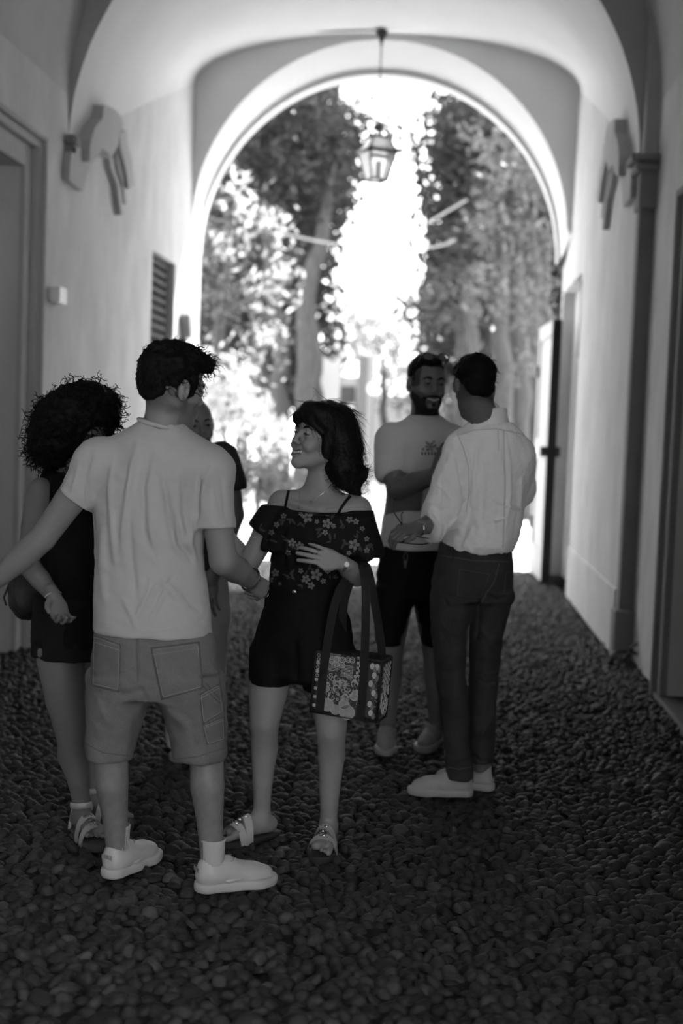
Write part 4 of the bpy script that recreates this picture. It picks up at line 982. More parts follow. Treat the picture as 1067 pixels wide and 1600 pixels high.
# arms
l1, l2, l3 = J(152, 722, 0), J(66, 842, .02), J(-12, 912, .06)
S.chain([l1, l1*.5+l2*.5, l2], [.052, .048, .042], .02); S.chain([l2, l2*.6+l3*.4, l3], [.042, .043, .029], .02)
r1, r2, r3 = J(328, 735, .0), J(349, 876, -.02), J(392, 906, .20)
S.chain([r1, r1*.5+r2*.5, r2], [.052, .048, .044], .02); S.chain([r2, r2*.55+r3*.45, r3], [.046, .044, .030], .02)
hm = frame_dir(r3, J(417, 925, .27)-r3, (.25, -.8, .45), 1.0, -1)
tips = add_hand(S, hm, curl=((50, 55, 30), (55, 60, 30), (60, 60, 35), (60, 60, 35)), spread=(3, 0, -2, -4), thumb=((.036, .030, -.02), (.040, .055, -.035), (.030, .075, -.045)))
hl = frame_dir(l3, l3-l2, (0, -.9, .4), 1.0, 1); add_hand(S, hl, curl=((20, 20, 10),)*4)
V, Q = body_mesh(S, .0085, [bx_around(hf.o, nb, pad=.13, h=.0034), (r3-[.05, .06, .06], r3+[.13, .14, .06], .003)])
L = (V-hf.o)@hf.A; t = np.full(len(V), .17); st = (L[:, 2] < -.035) & (L[:, 1] > .0) & (np.abs(L[:, 0]) < .09) & (L[:, 2] > -.14); t[st] = .12
n_ = noise3(V, .02, 3); sh_ = (V[:, 2] < .5); t[sh_] *= 1+.10*np.clip(n_[sh_], -1, 1)
t = hairtone(V, hf, t, .09); skin_obj('body', V, Q, man, .27, t)
face_parts(hf, man, 0)
# hair: swept short back and sides with a taller wavy front
S = Sdf(); c0 = hf
S.fell(hf, (0, -.028, .052), (.086, .102, .092), .02); S.fell(hf, (0, .02, .095), (.070, .085, .048), .03); S.fell(hf, (.0, .085, .098), (.055, .035, .030), .02)
S.fell(hf, (0, -.083, -.012), (.056, .026, .050), .02); S.fell(hf, (0, .112, .100), (.036, .022, .022), .015)
for x in (-1, 1): S.fell(hf, (x*.066, .018, .012), (.016, .022, .034), .012); S.fell(hf, (x*.081, -.012, -.012), (.02, .026, .036), .006, 's')
S.fell(hf, (0, .120, -.030), (.11, .088, .082), .012, 's'); S.fell(hf, (0, -.055, -.150), (.12, .125, .100), .03, 's')
V, Q = hairmass(S, .0035, .0065, .055, 5); Nn = normals(V, Q); sv = V+Nn*(noise3(V, .014, 8, 2)*.0008)[:, None]
ho = npmesh('hair', sv, Q, black, man)
mb = MB(); q = np.random.default_rng(3); L = (V-hf.o)@hf.A; ii = np.where(L[:, 2] > -.02)[0]; ii = q.choice(ii, 420)
dd = Nn[ii]*.45+(hf.A@np.array([.15, .9, .05]))*.7+q.normal(0, .25, (420, 3)); strands(mb, V[ii]-Nn[ii]*.003, dd, .034, .0016, .25, .005, 6, 8, 4); mb.build('locks', black, ho, smooth=True, fixn=False)
# t-shirt
tee = mat('pale_cotton', .36, .85, .15, noise=.03, nscale=5, bump=.12, bscale=700, sheen=.1)
def sec(rows, Y, ry, yo=0.0, ang=0): return [(at(u, y, Y)[2], at(u, y, Y)[0], Y+yo, r*Y/FPX, (ry if np.isscalar(ry) else ry[i]), ang) for i, (y, u, r) in enumerate(rows)]
def cutplane(S, c, n, r=.14, d=.10):
    n = np.array(n, float); n /= np.linalg.norm(n); f = frame_dir(c, n, (0.01, -1, .02)); S.box(np.array(c)+n*d, (r, d, r), f.A, .003, .004, 's')
S = Sdf(); S.blend([J(168, 716, .01), l1+[0, 0, .0], J(110, 790, 0)], [.070, .066, .059], .03); S.blend([J(306, 722, .02), r1+[.0, 0, .0], J(338, 840, -.01)], [.078, .075, .0655], .03)
cutplane(S, J(117, 781, 0), J(60, 845, 0)-J(117, 778, 0)); cutplane(S, J(336, 826, -.01), (.05, -.05, -1), .12, .06)
S.loft(sec([(651, 252, 33), (664, 248, 45), (676, 245, 62), (688, 243, 76), (704, 243, 88), (740, 240, 94), (800, 232, 91), (860, 230, 88), (920, 234, 91), (975, 237, 95), (992, 237, 96)], Ym, (.060, .068, .080, .092, .10, .115, .118, .118, .122, .128, .130), .02), .025)

fl = [([(215, 690), (205, 740), (196, 800), (190, 870)], .010, 0.0120), ([(180, 700), (172, 760), (176, 830), (182, 900)], .010, 0.0090), ([(236, 700), (222, 760), (226, 830), (250, 890), (272, 930)], .011, -0.0135),
      ([(252, 730), (262, 790), (272, 850), (300, 890)], .010, 0.0105), ([(232, 800), (238, 860), (262, 915), (290, 950)], .012, 0.0135), ([(285, 740), (288, 800), (296, 840)], .009, -0.0090), ([(200, 800), (206, 880), (214, 950)], .010, -0.0090),
      ([(300, 800), (296, 850), (308, 890)], .010, 0.0120), ([(275, 800), (280, 850), (312, 880)], .008, -0.0090), ([(240, 890), (230, 930), (210, 970)], .008, 0.0075), ([(262, 900), (250, 940), (232, 975)], .007, 0.0060), ([(160, 820), (160, 880), (165, 950)], .012, 0.0090),
      ([(145, 700), (135, 740), (138, 790)], .006, -0.0090), ([(312, 740), (309, 780), (308, 815)], .005, -0.0120), ([(330, 720), (318, 745), (311, 770)], .005, -0.0060), ([(140, 790), (143, 830), (148, 870)], .010, -0.0090), ([(125, 720), (118, 750), (112, 770)], .007, 0.0060), ([(330, 760), (336, 790), (340, 815)], .008, 0.0060), ([(345, 740), (350, 780), (352, 815)], .007, -0.0045),
      ([(190, 930), (205, 960), (215, 985)], .008, 0.0060), ([(283, 920), (300, 945), (318, 955)], .008, -0.0075), ([(218, 950), (245, 905), (258, 880)], .004, 0.0045), ([(236, 955), (258, 915), (275, 895)], .004, -0.0045)]
to, ts = garment('t_shirt', S, .005, man, tee, fl, [(.30, .004, 1), (.10, .002, 2)], 2, True)
mb = MB(); ts.line(mb, [(98, 768), (114, 778), (133, 787)], 1.2, .001, 3); ts.line(mb, [(309, 820), (335, 821), (361, 817)], 1.2, .001, 3); ts.line(mb, [(146, 974), (190, 984), (240, 988), (290, 981), (329, 962)], 1.2, .001, 5)
ts.line(mb, [(146, 692), (135, 730), (138, 775)], 1.6, .001, 4); ts.line(mb, [(330, 722), (312, 760), (309, 812)], 1.6, .001, 4); mb.build('seam', mat('pale_thread', .36, .8), to, smooth=True)
mb = MB(); th = np.linspace(0, 2*PI, 44); nc = J(251, 662, .02); mb.tube(np.stack([nc[0]+.068*np.cos(th), nc[1]+.074*np.sin(th), nc[2]-.004-.016*np.cos(th)], -1), .0070, 8, cap=False); mb.build('collar_ring', tee, to, smooth=True)
mb = MB(); ts.line(mb, [(213, 657), (225, 658), (245, 660), (266, 665), (284, 673)], 6, .004, 3); mb.build('collar', tee, to, smooth=True, fixn=False); mb = MB(); ts.line(mb, [(212, 661), (225, 663), (245, 665), (266, 670), (284, 678)], 1.3, .0015, 3); mb.build('collar_seam', MATS['pale_thread'], to, fixn=False)
# denim shorts
denim = mat('washed_denim', .13, .85, .15, noise=.16, nscale=7, bump=.25, bscale=500, fine=.18)
S = Sdf(); S.loft(sec([(966, 238, 90), (985, 238, 95), (1000, 239, 99), (1060, 240, 104), (1090, 241, 108)], Ym, (.115, .122, .13, .135, .13), .03), .02)
S.loft(sec([(1050, 188, 56), (1100, 182, 51), (1150, 172, 43), (1186, 168, 39)], Ym, (.125, .118, .105, .10), .02), .02); S.loft(sec([(1050, 293, 58), (1100, 300, 54), (1150, 308, 48), (1186, 311, 45)], Ym, (.125, .118, .108, .104), .02), .02)
fl = [([(225, 1075), (200, 1085), (175, 1080)], .010, -.006), ([(150, 1080), (160, 1110), (178, 1140)], .012, .006), ([(190, 1100), (180, 1130), (172, 1170)], .010, -.004), ([(250, 1090), (268, 1115), (300, 1140)], .012, .007), ([(240, 1100), (255, 1135), (272, 1165)], .009, -.005), ([(213, 990), (214, 1030), (217, 1060)], .004, -.005), ([(218, 1070), (228, 1100), (222, 1130)], .010, -.006), ([(205, 1110), (200, 1150), (195, 1180)], .012, .006), ([(290, 1110), (300, 1140), (305, 1175)], .012, -.004)]
so, ss = garment('shorts', S, .005, man, denim, fl, [(.2, .004, 11), (.06, .0015, 12)], 2, True)
stitch = mat('dark_stitch', .075, .8); sl = mat('pale_stitch', .26, .8)
def pocket(nm, c, par):
    mb = MB(); ss.quad(mb, c, .0035, 12, 12, .002); o = mb.build(nm, denim, par, smooth=True, fixn=False); c = np.array(c, float); ctr = c.mean(0)
    m1, m2 = MB(), MB()
    for f_, mm in ((.97, m1), (.90, m2)):
        k = ctr+(c-ctr)*f_; ss.line(mm, list(k)+[k[0]], 1.0, .0052, 4)
    k = c*.92+c[::-1]*.08; ss.line(m2, [c[0]*.86+c[3]*.14, c[1]*.86+c[2]*.14], 1.0, .0052, 4)
    if m1.V: m1.build('stitching', stitch, o, fixn=False)
    if m2.V: m2.build('stitching', sl, o, fixn=False)
pocket('back_pocket', [(145, 991), (189, 1006), (186, 1082), (143, 1072)], so); pocket('back_pocket', [(235, 1012), (312, 1002), (318, 1076), (252, 1094)], so)
pocket('side_pocket', [(312, 1085), (343, 1068), (350, 1112), (317, 1132)], so); pocket('tool_pocket', [(316, 1134), (350, 1120), (351, 1156), (324, 1164)], so)
mb = MB(); ss.line(mb, [(213, 992), (214, 1030), (216, 1065)], 1.6, .001, 4); ss.line(mb, [(330, 978), (338, 1010), (343, 1060), (350, 1100), (352, 1150)], 1.6, .001, 4); ss.line(mb, [(318, 1072), (332, 1088), (345, 1100)], 1.4, .004, 4); ss.line(mb, [(322, 1068), (336, 1084), (346, 1094)], 1.4, .004, 4)
ss.line(mb, [(131, 1160), (160, 1176), (200, 1181)], 1.4, .001, 4); ss.line(mb, [(272, 1186), (310, 1182), (352, 1168)], 1.4, .001, 4); mb.build('seam', stitch, so, fixn=False)
mb = MB(); lb = ss; lb.line(mb, [(330, 975), (341, 1000), (343, 1022)], 5, .006, 3); mb.build('tool_loop', denim, so, smooth=True, fixn=False)
# socks, shoes
sock = mat('white_sock', .45, .9, .1, bump=.2, bscale=300)
for an, hx in ((la, 0), (ra, 0)):
    mb = MB(); n_ = 44; th = np.arange(n_)*2*PI/n_; prof = [(.034, -.055), (.036, -.02), (.037, .02), (.0385, .055), (.040, .062), (.038, .066), (.034, .060)]
    V = np.concatenate([np.stack([(r+(.0013*np.cos(th*22)))*np.cos(th), (r+.0013*np.cos(th*22))*np.sin(th), np.full(n_, z)], -1) for r, z in prof]); i = np.arange(len(prof)-1)[:, None]*n_; j = np.arange(n_)[None]; j2 = (j+1) % n_
    mb.add(V+[an[0], an[1], an[2]+.02], np.stack([i+j, i+j2, i+n_+j2, i+n_+j], -1).reshape(-1, 4)); mb.build('sock', sock, man, smooth=True)
wl = mat('white_leather', .42, .4, .4, noise=.04, nscale=20); ws = mat('white_rubber', .40, .55, .3)
g1 = onz(180, 1403); sneaker(man, (la[0]-.055*.42, la[1]-.055*.9, 0), (.42, .9), .285, wl, ws, swoosh=True, text='NIKE', side=1)
sneaker(man, (ra[0]-.055*.86, ra[1]-.055*.50, 0), (.86, .50), .285, wl, ws, swoosh=True, text='NIKE', side=-1)
mb = MB(); wristband(mb, hm, .039, .034, -.004, .0042); hx_ = hm.p((0.01, -.018, .031)); mb.build('leather_bracelet', mat('dark_leather', .03, .5), man, smooth=True)
mb = MB(); mb.box((-.007, -.006, -.004), (.007, .006, .004), .002, M=hm.A, c=hm.p((0, -.004, .036))); mb.build('bracelet_clasp', bracelet, man)
mb = MB(); p_ = hm.p((-.0088, .098, -.006)); th = np.linspace(0, 2*PI, 16); mb.tube([hm.p((-.0088+.0105*math.cos(t), .097, -.004+.0105*math.sin(t))) for t in th], .002, 6, cap=False); mb.build('ring', bracelet, man, smooth=True)

# ================= smiling woman in the floral off-shoulder top
Yw = 4.46; J = lambda u, v, d=0: at(u, v, Yw+d); pw_ = Yw/FPX
wom = person('smiling dark-haired woman in black floral off-shoulder top and black shorts, facing left', 440, 1320)
S = Sdf(); hw = headframe(J(500, 688, 0), -48, 12, -4, .98)
add_head(S, hw, 1, 1, .96, J(500, 760, .03), .047)
nb = J(502, 768, .03); ang = -.25
S.cone(nb, J(502, 800, .03), .05, .08, .04)
ls, rs = J(441, 787, .02), J(559, 797, -.02)      # her right (screen left) and left shoulder
S.blend([ls, J(500, 790, .03), rs], [.050, .060, .050], .03)
S.loft([(at(u, y, Yw)[2], at(u, y, Yw)[0], Yw+.02, r*pw_, ry, ang) for y, u, r, ry in ((790, 500, 58, .08), (840, 496, 60, .11), (880, 490, 55, .10), (925, 480, 54, .10), (990, 476, 74, .12), (1035, 474, 74, .11))], .04)
S.sph(J(472, 845, -.06), .05, .04); S.sph(J(522, 850, -.07), .05, .04)
# collar bones
S.blend([J(455, 785, -.04), J(497, 797, -.075)], [.008, .006], .015); S.chain([J(552, 790, -.06), J(510, 799, -.08)], [.008, .006], .015)
e1, w1_ = J(386, 884, .02), J(352, 832, .10); S.chain([ls, ls*.5+e1*.5, e1], [.046, .044, .038], .025); S.chain([e1, e1*.5+w1_*.5, w1_], [.038, .034, .024], .02)
hh = frame_dir(w1_, J(330, 790, .06)-w1_, (0, .8, .5), .9, 1); add_hand(S, hh)
e2, w2 = J(557, 900, -.05), J(533, 879, -.20); S.chain([rs, rs*.5+e2*.5, e2], [.045, .042, .037], .025); S.chain([e2, e2*.5+w2*.5, w2], [.037, .033, .025], .02)
# hand: back to the camera, fingers pointing to screen left
hd = frame_dir(w2, J(500, 868, -.235)-w2, (.10, -1, .25), .90, -1)
tips = add_hand(S, hd, curl=((18, 22, 10), (18, 22, 12), (20, 24, 12), (22, 26, 14)), spread=(7, 2, -4, -10), thumb=((.030, .036, .004), (.040, .060, .008), (.034, .082, .004)), wr=.023)
hipL, hipR = J(440, 1010, .02), J(512, 1010, 0)
k1, a1, k2, a2 = J(413, 1130, -.03), J(409, 1272, .02), J(518, 1142, -.06), J(514, 1268, -.02)
a1[2] = .115; a2[2] = .10
for hp, k, a, r0 in ((J(426, 1025, 0), k1, a1, .077), (J(512, 1030, -.02), k2, a2, .077)):
    S.chain([hp, hp*.45+k*.55, k], [r0, .068, .053], .03); m_ = k*.70+a*.30+np.array([0, .022, 0]); S.chain([k+[0, 0, -.01], m_, k*.34+a*.66, a], [.0495, .048, .036, .029], .035); S.sph(k+[0, -.012, .004], .041, .012)
S.chain([a1, (a1[0], a1[1], .07)], [.029, .026]); 
d1 = onz(362, 1322)-onz(409, 1300); d2 = onz(500, 1330)-onz(514, 1295); d2 = np.array([-.10, -1, 0])
d1 = np.array([-.75, -.65, 0])
add_foot(S, a1, d1, up=.032); add_foot(S, a2, d2, up=.032)
V, Q = body_mesh(S, .0085, [bx_around(hw.o, pad=.145, h=.0027), (w2-[.15, .09, .07], w2+[.05, .07, .09], .0028), bx_around(a1-[0, 0, .03], a1+d1*.17-[0, 0, .03], pad=.065, h=.0035), bx_around(a2-[0, 0, .03], a2+d2*.17-[0, 0, .03], pad=.065, h=.0035)])
WB = (V, Q); skin_obj('body', V, Q, wom, .34, lips_tone(V, hw, .24, 1, .45)); face_parts(hw, wom, 1)
mb = MB()
for tt in tips: mb.sph = None
nails = mat('nail', .55, .25, .5)
mb = MB()
for i in range(4):
    c = tips[i]; mb.lathe([(0, .0012), (.0035, .0009), (.0042, -.001), (0, -.0015)], c+hd.A@np.array([0, -.004, .0045]), 8, M=np.stack([hd.A[:, 0], hd.A[:, 1]*1.4, hd.A[:, 2]], 1))
mb.build('nails', nails, wom)
# hair
S = Sdf(); S.fell(hw, (0, -.030, .045), (.088, .106, .092), .02); S.fell(hw, (0, .03, .088), (.074, .078, .045), .03)
S.fell(hw, (0, -.085, -.03), (.082, .065, .10), .04)
hb = [J(540, 690, .02), J(551, 720, .02), J(558, 750, .0)]
S.blend([J(522, 665, .02), J(532, 700, .02), J(540, 735, .01), J(557, 772, .01)], [.070, .064, .050, .020], .04); S.fell(hw, (.068, .000, -.010), (.022, .034, .055), .02); S.cone(J(528, 730, -.01), J(535, 755, -.02), .035, .015, .03); S.blend([J(552, 745, .02), J(566, 742, .02), J(574, 734, .02)], [.025, .014, .005], .03)
S.blend([hw.p((.0, .098, .072)), hw.p((.035, .088, .062)), hw.p((.066, .05, .03))], [.018, .017, .015], .015); S.blend([hw.p((-.0, .098, .072)), hw.p((-.035, .090, .060)), hw.p((-.062, .05, .025)), hw.p((-.066, .030, -.02))], [.018, .017, .014, .008], .015)
S.fell(hw, (0, .118, -.045), (.066, .075, .080), .014, 's')
V, Q = hairmass(S, .004, .003, .06, 15); N = normals(V, Q)
hair2 = mat('hair_dark', .006, .5, .12)
ho = npmesh('hair', V, Q, hair2, wom)
mb = MB(); q = np.random.default_rng(4); L = (V-hw.o)@hw.A
top_ = np.where((L[:, 2] > -.02))[0]; ii = q.choice(top_, 380); dn = np.array([.35, .1, -1.0]); dd = N[ii]*.12+dn-N[ii]*(N[ii]@dn)[:, None]+q.normal(0, .12, (380, 3)); strands(mb, V[ii], dd, .065, .0010, .1, .003, 6, 9, 1, 4)
low = np.where(V[:, 2] < J(540, 700)[2])[0]; ii = q.choice(low, 300); dd = N[ii]*.25+np.array([.25, 0, -1.0])+q.normal(0, .2, (300, 3)); strands(mb, V[ii], dd, .045, .0009, -.5, .009, 9, 10, 2, 4)
# wispy fringe and side tips
fr = [hw.p((x, .092-.25*abs(x), .082)) for x in np.linspace(-.048, .048, 34)]; strands(mb, fr, [np.array([q.normal(0, .15), -.05, -1.0])+hw.A[:, 1]*.32 for _ in fr], .034, .0010, 0, .0015, 4, 7, 5, 4)
strands(mb, [J(565, 735, .02)]*26, [np.array([.8, q.normal(0, .3), q.normal(0, .45)]) for _ in range(26)], .045, .0009, -.2, .006, 7, 9, 6, 4)
mb.build('strands', hair2, ho, smooth=True, fixn=False)
# floral top
flo = mat('black_crepe', .005, .75, .2, noise=.1, nscale=9)
S = Sdf(); S.cone(ls, ls*.45+e1*.55, .058, .074, .02); S.cone(J(560, 808, -.02), J(568, 862, -.05), .056, .070, .02)
cutplane(S, ls*.52+e1*.48, e1-ls, .095, .06); cutplane(S, J(569, 872, -.05), (.10, .05, -1), .095, .05)
S.loft([(at(u, y, Yw)[2], at(u, y, Yw)[0], Yw+dy, r*pw_, ry, ang) for y, u, r, ry, dy in ((798, 505, 76, .105, 0), (815, 502, 82, .125, -.01), (850, 497, 69, .135, -.02), (880, 486, 64, .125, -.01), (905, 478, 59, .118, 0), (925, 475, 57, .115, .01))], .02)
# ruffle: flared ring around the shoulders
S.loft([(at(u, y, Yw)[2], at(u, y, Yw)[0], Yw-.01, r*pw_, ry, ang) for y, u, r, ry in ((800, 506, 78, .115), (822, 502, 88, .140), (848, 497, 92, .150), (862, 496, 93, .155))], .01)
S.cone(J(505, 770, .03), J(503, 800, .0), .09, .094, .008, 's')
S.box(J(500, 760, 0), (.5, .4, .072), None, .003, .006, 's')
V, Q = mesh_of(S, .0045, 2); N = normals(V, Q); th_ = np.arctan2(V[:, 1]-Yw-.02, V[:, 0]-nb[0]); low = np.clip((J(500, 810)[2]-V[:, 2])/.12, 0, 1)*(V[:, 2] > J(500, 880)[2])
V = V+N*((np.sin(th_*17)*.0045+np.sin(th_*29+1)*.0025)*low)[:, None]
V = folds(V, Q, [([(418, 862), (450, 868), (500, 866), (535, 868)], .006, -.012), ([(430, 800), (450, 806), (500, 806), (540, 808), (578, 818)], .004, -.004), ([(455, 870), (452, 890), (448, 912)], .008, .004), ([(500, 872), (498, 895), (494, 915)], .008, -.004), ([(478, 872), (474, 892), (470, 914)], .007, .003)])
bo = npmesh('off_shoulder_top', V, Q, flo, wom); bs = Surf(V, Q)
pet = mat('printed_petal', .17, .75, .15); pet2 = mat('printed_leaf', .055, .8, .15)
fm, lmm = MB(), MB()
def flower(u, v, r, k=0, n=5):
    for i in range(n):
        a = 2*PI*i/n+k; bs.blob(fm, disc(u+r*.62*math.cos(a), v+r*.62*math.sin(a), r*.44, r*.34, 8, a), .0014)
    bs.blob(lmm, disc(u, v, r*.24, None, 7), .0022)
q0 = np.random.default_rng(31)
def leafp(u, v, r, a): bs.blob(lmm, disc(u, v, r, r*.34, 8, a), .0010)
for (u, v, r) in ((480, 808, 8), (470, 803, 5), (553, 851, 9), (546, 812, 6), (511, 818, 8), (521, 822, 6), (508, 832, 7), (456, 848, 9), (468, 853, 6), (432, 820, 6), (424, 832, 5), (494, 898, 8), (478, 905, 7), (505, 908, 6), (470, 892, 5), (573, 842, 6), (566, 826, 5), (573, 860, 6), (545, 864, 6), (430, 895, 6), (422, 905, 5), (443, 806, 5), (495, 815, 4), (450, 864, 5), (556, 815, 5), (486, 915, 5), (512, 892, 5), (437, 912, 4)): flower(u, v, r*q0.uniform(.65, 1.15), u*.3)
q = np.random.default_rng(9)
for (u, v) in ((490, 803), (500, 826), (519, 808), (447, 840), (462, 860), (440, 815), (560, 862), (537, 846), (560, 830), (500, 885), (484, 890), (468, 910), (425, 842), (577, 850), (444, 900), (515, 842), (476, 816), (535, 820), (520, 900), (456, 900), (455, 812), (412, 828)):
    for k in range(3): leafp(u+q.normal(0, 4), v+q.normal(0, 4), q.uniform(3.5, 6.5), q.uniform(0, 3))
fm.build('floral_print', pet, bo, fixn=False)['kind'] = 'stuff'; lmm.build('leaf_print', pet2, bo, fixn=False)['kind'] = 'stuff'
# straps
wsf = Surf(*WB); mb = MB(); wsf.line(mb, [(452, 762), (449, 775), (446, 790), (444, 806)], 4, .004, 2); wsf.line(mb, [(560, 769), (550, 772), (541, 782), (532, 795), (526, 808)], 4.5, .004, 2)
mb.build('shoulder_strap', flo, bo, smooth=True, fixn=False)
# necklaces
mb = MB(); wsf.line(mb, [(469, 752), (468, 770), (467, 790)], .9, .0015, 2); wsf.line(mb, [(521, 754), (505, 770), (487, 784)], .9, .0015, 2); mb.build('necklace', bracelet, wom, fixn=False)
for (u, v) in ((467, 793), (486, 785)):
    mb = MB(); c = wsf.hit(u, v, .003)
    for k in range(5): a = 2*PI*k/5; mb.lathe([(0, .002), (.0028, 0), (0, -.002)], c+np.array([.0042*math.cos(a), 0, .0042*math.sin(a)]), 6)
    mb.build('pendant', bracelet, wom)
# black shorts
bsh = mat('black_cotton', .005, .8, .15, noise=.1, nscale=12)
S = Sdf(); S.loft([(at(u, y, Yw)[2], at(u, y, Yw)[0], Yw+.01, r*pw_, ry, ang) for y, u, r, ry in ((908, 476, 58, .118), (930, 476, 61, .125), (975, 476, 75, .14), (1010, 474, 82, .145), (1052, 473, 84, .135), (1062, 473, 84, .12))], .02)
S.loft([(at(u, y, Yw)[2], at(u, y, Yw)[0], Yw, r*pw_, .105, 0) for y, u, r in ((1010, 430, 40), (1066, 423, 35))], .02); S.loft([(at(u, y, Yw)[2], at(u, y, Yw)[0], Yw-.01, r*pw_, .105, 0) for y, u, r in ((1010, 515, 42), (1078, 512, 40))], .02)
garment('shorts', S, .006, wom, bsh, [([(462, 1000), (462, 1040), (462, 1070)], .010, -.02), ([(420, 940), (410, 980), (405, 1020)], .008, .003), ([(470, 950), (468, 980)], .006, -.003)], [(.1, .003, 21)])
mb = MB(); mb.lathe([(0, .004), (.007, .003), (.009, 0), (.0, -.001)], J(460, 925, -.125), 12, M=np.array([[1, 0, 0], [0, 0, -1], [0, 1, 0]])); mb.build('button', bracelet, wom, smooth=True)
# wrist watch, ring
mb = MB(); wristband(mb, hd, .030, .024, -.010, .0022); wristband(mb, hd, .031, .025, -.016, .0014); mb.build('watch_band', bracelet, wom, smooth=True)
mb = MB(); mb.lathe([(0, .003), (.008, .003), (.0095, 0), (0, -.002)], hd.p((.004, -.012, .027)), 14, M=hd.A); mb.build('watch_face', mat('pearl', .7, .3, .5), wom)
mb = MB(); mb.tube([hd.p((-.0088+.0108*math.cos(t), .105, -.006+.0108*math.sin(t))) for t in np.linspace(0, 2*PI, 16)], .0018, 6, cap=False); mb.build('ring', bracelet, wom, smooth=True)
# wedge slides
metal_leather = mat('pewter_leather', .55, .35, .6, metal=.35); darksole = mat('dark_cork', .03, .7)
def wedge(root, ank, d, strap, stone=True, ankle=False, solem=darksole):
    d = np.array([d[0], d[1], 0.]); d /= np.linalg.norm(d); ang = math.atan2(d[1], d[0]); o = np.array([ank[0], ank[1], 0])
    S = Sdf(); S.blend([(-.045, 0, .030), (.04, .0, .024), (.12, .0, .018), (.150, 0, .018)], [.034, .034, .045, .040], .03); S.box((.05, 0, .115), (.3, .2, .085), None, .002, .004, 's')
    V, Q = mesh_of(S, .005, 1); V[:, 2] = np.clip(V[:, 2], .003, None); V[:, 2] += .004+.0*V[:, 0]; so_ = npmesh('wedge_sole', place(V, o, ang), Q, solem, root)
    for k, (x0, x1, zc_, ry_) in enumerate(((.055, .083, .092, .045), (.098, .124, .070, .052))):
        G = []
        for x in np.linspace(x0, x1, 6):
            th = np.linspace(-.15, PI+.15, 21); zz = zc_-(x-(x0+x1)/2)*.35; G.append(np.stack([np.full(21, x)+.006*np.cos(th)*(1 if k == 0 else -1), ry_*np.cos(th), .024+(zz-.010)*np.clip(np.sin(th), -.2, 1)], -1))
        G = np.array(G); G2 = G*[1, .95, 1]-[0, 0, .003]; mb = MB().grid(G).grid(G2[::-1]); V = np.concatenate(mb.V); mb.V = [place(V, o, ang)]; mb.Q = [np.concatenate(mb.Q)]; mb.build('strap', strap, so_, smooth=True, fixn=False)
    if stone:
        mb = MB(); q = np.random.default_rng(2)
        for k in range(26):
            x = q.uniform(.060, .118); y = q.normal(0, .009); z = .111-(x-.055)*.52; mb.lathe([(0, .003), (.0032, .001), (0, -.003)], (x, y, z), 6)
        for (x, y) in ((.070, .004), (.090, -.004), (.108, .003)): mb.lathe([(0, .006), (.006, .003), (.0075, 0), (0, -.002)], (x, y, .113-(x-.055)*.52), 8)
        V = np.concatenate(mb.V); mb.V = [place(V, o, ang)]; mb.Q = [np.concatenate(mb.Q)]; mb.build('rhinestones', bracelet, so_)['kind'] = 'stuff'
    if ankle:
        mb = MB(); th = np.linspace(0, 2*PI, 30); G = np.array([np.stack([(.040+dr)*np.cos(th)-.006, (.034+dr)*np.sin(th), z+.006*np.cos(th)], -1) for z, dr in ((.112, 0), (.116, .004), (.130, .004), (.134, 0))]); mb.grid(G)
        for s_ in (-1, 1): mb.tube([(-.035, s_*.018, .11), (-.040, s_*.026, .05), (-.035, s_*.030, .03)], .006, 6)
        mb.box((-.01, .032, .102), (.008, .040, .120), .002)
        V = np.concatenate(mb.V); mb.V = [place(V, o, ang)]; mb.Q = [np.concatenate(mb.Q)]; mb.T = [np.concatenate(mb.T)] if mb.T else []; mb.build('ankle_strap', strap, so_, smooth=True)
wedge(wom, a1, d1, metal_leather); wedge(wom, a2, d2, metal_leather)
# ================= man in the rumpled light shirt, seen from behind
Ys = 5.18; J = lambda u, v, d=0: at(u, v, Ys+d); ps_ = Ys/FPX
shm = person('dark-haired man seen from behind in rumpled light button shirt and dark jeans', 720, 1240)
S = Sdf(); hs_ = headframe(J(740, 606, 0), -164, -17, 5, .96)
add_head(S, hs_, 0, 0, 1, J(763, 668, .02), .057, face=True)
nb = J(763, 672, .02); S.cone(nb, J(765, 715, .02), .06, .09, .05)
S.loft([(J(u, y)[2], J(u, y)[0], Ys+.02, r*ps_, .09, 0) for y, u, r in ((700, 768, 48), (780, 765, 50), (850, 752, 48), (900, 742, 50), (930, 738, 50))], .04)
ls, e1, w1_ = J(720, 702, -.03), J(694, 812, -.06), J(651, 825, -.17)
S.chain([ls, ls*.5+e1*.5, e1], [.052, .048, .043], .02); S.chain([e1, e1*.5+w1_*.5, w1_], [.043, .040, .029], .02)
rs, e2, w2 = J(812, 715, .02), J(808, 780, .10), J(770, 780, .28); S.chain([rs, e2, w2], [.052, .043, .03], .02)
hd = frame_dir(w1_, J(618, 830, -.24)-w1_, (.1, -.55, .85), .98, -1)
tips = add_hand(S, hd, curl=((35, 45, 25), (40, 50, 30), (40, 50, 30), (45, 50, 30)), spread=(4, 1, -3, -6), thumb=((.034, .040, -.016), (.034, .068, -.030), (.022, .088, -.038)))
for hp, k, a in ((J(708, 930, -.02), J(706, 1045, -.04), J(713, 1195, -.03)), (J(765, 930, .06), J(757, 1050, .06), J(752, 1185, .08))):
    a = np.array(a); a[2] = .11; S.chain([hp, k, a], [.08, .055, .04], .03)
V, Q = body_mesh(S, .008, [bx_around(hs_.o, pad=.155, h=.004), (w1_-[.16, .10, .08], w1_+[.05, .08, .09], .0032)])
L = (V-hs_.o)@hs_.A; t = np.full(len(V), .13); st = (L[:, 2] < -.035) & (L[:, 1] > 0) & (np.abs(L[:, 0]) < .09) & (L[:, 2] > -.14); t[st] = .11
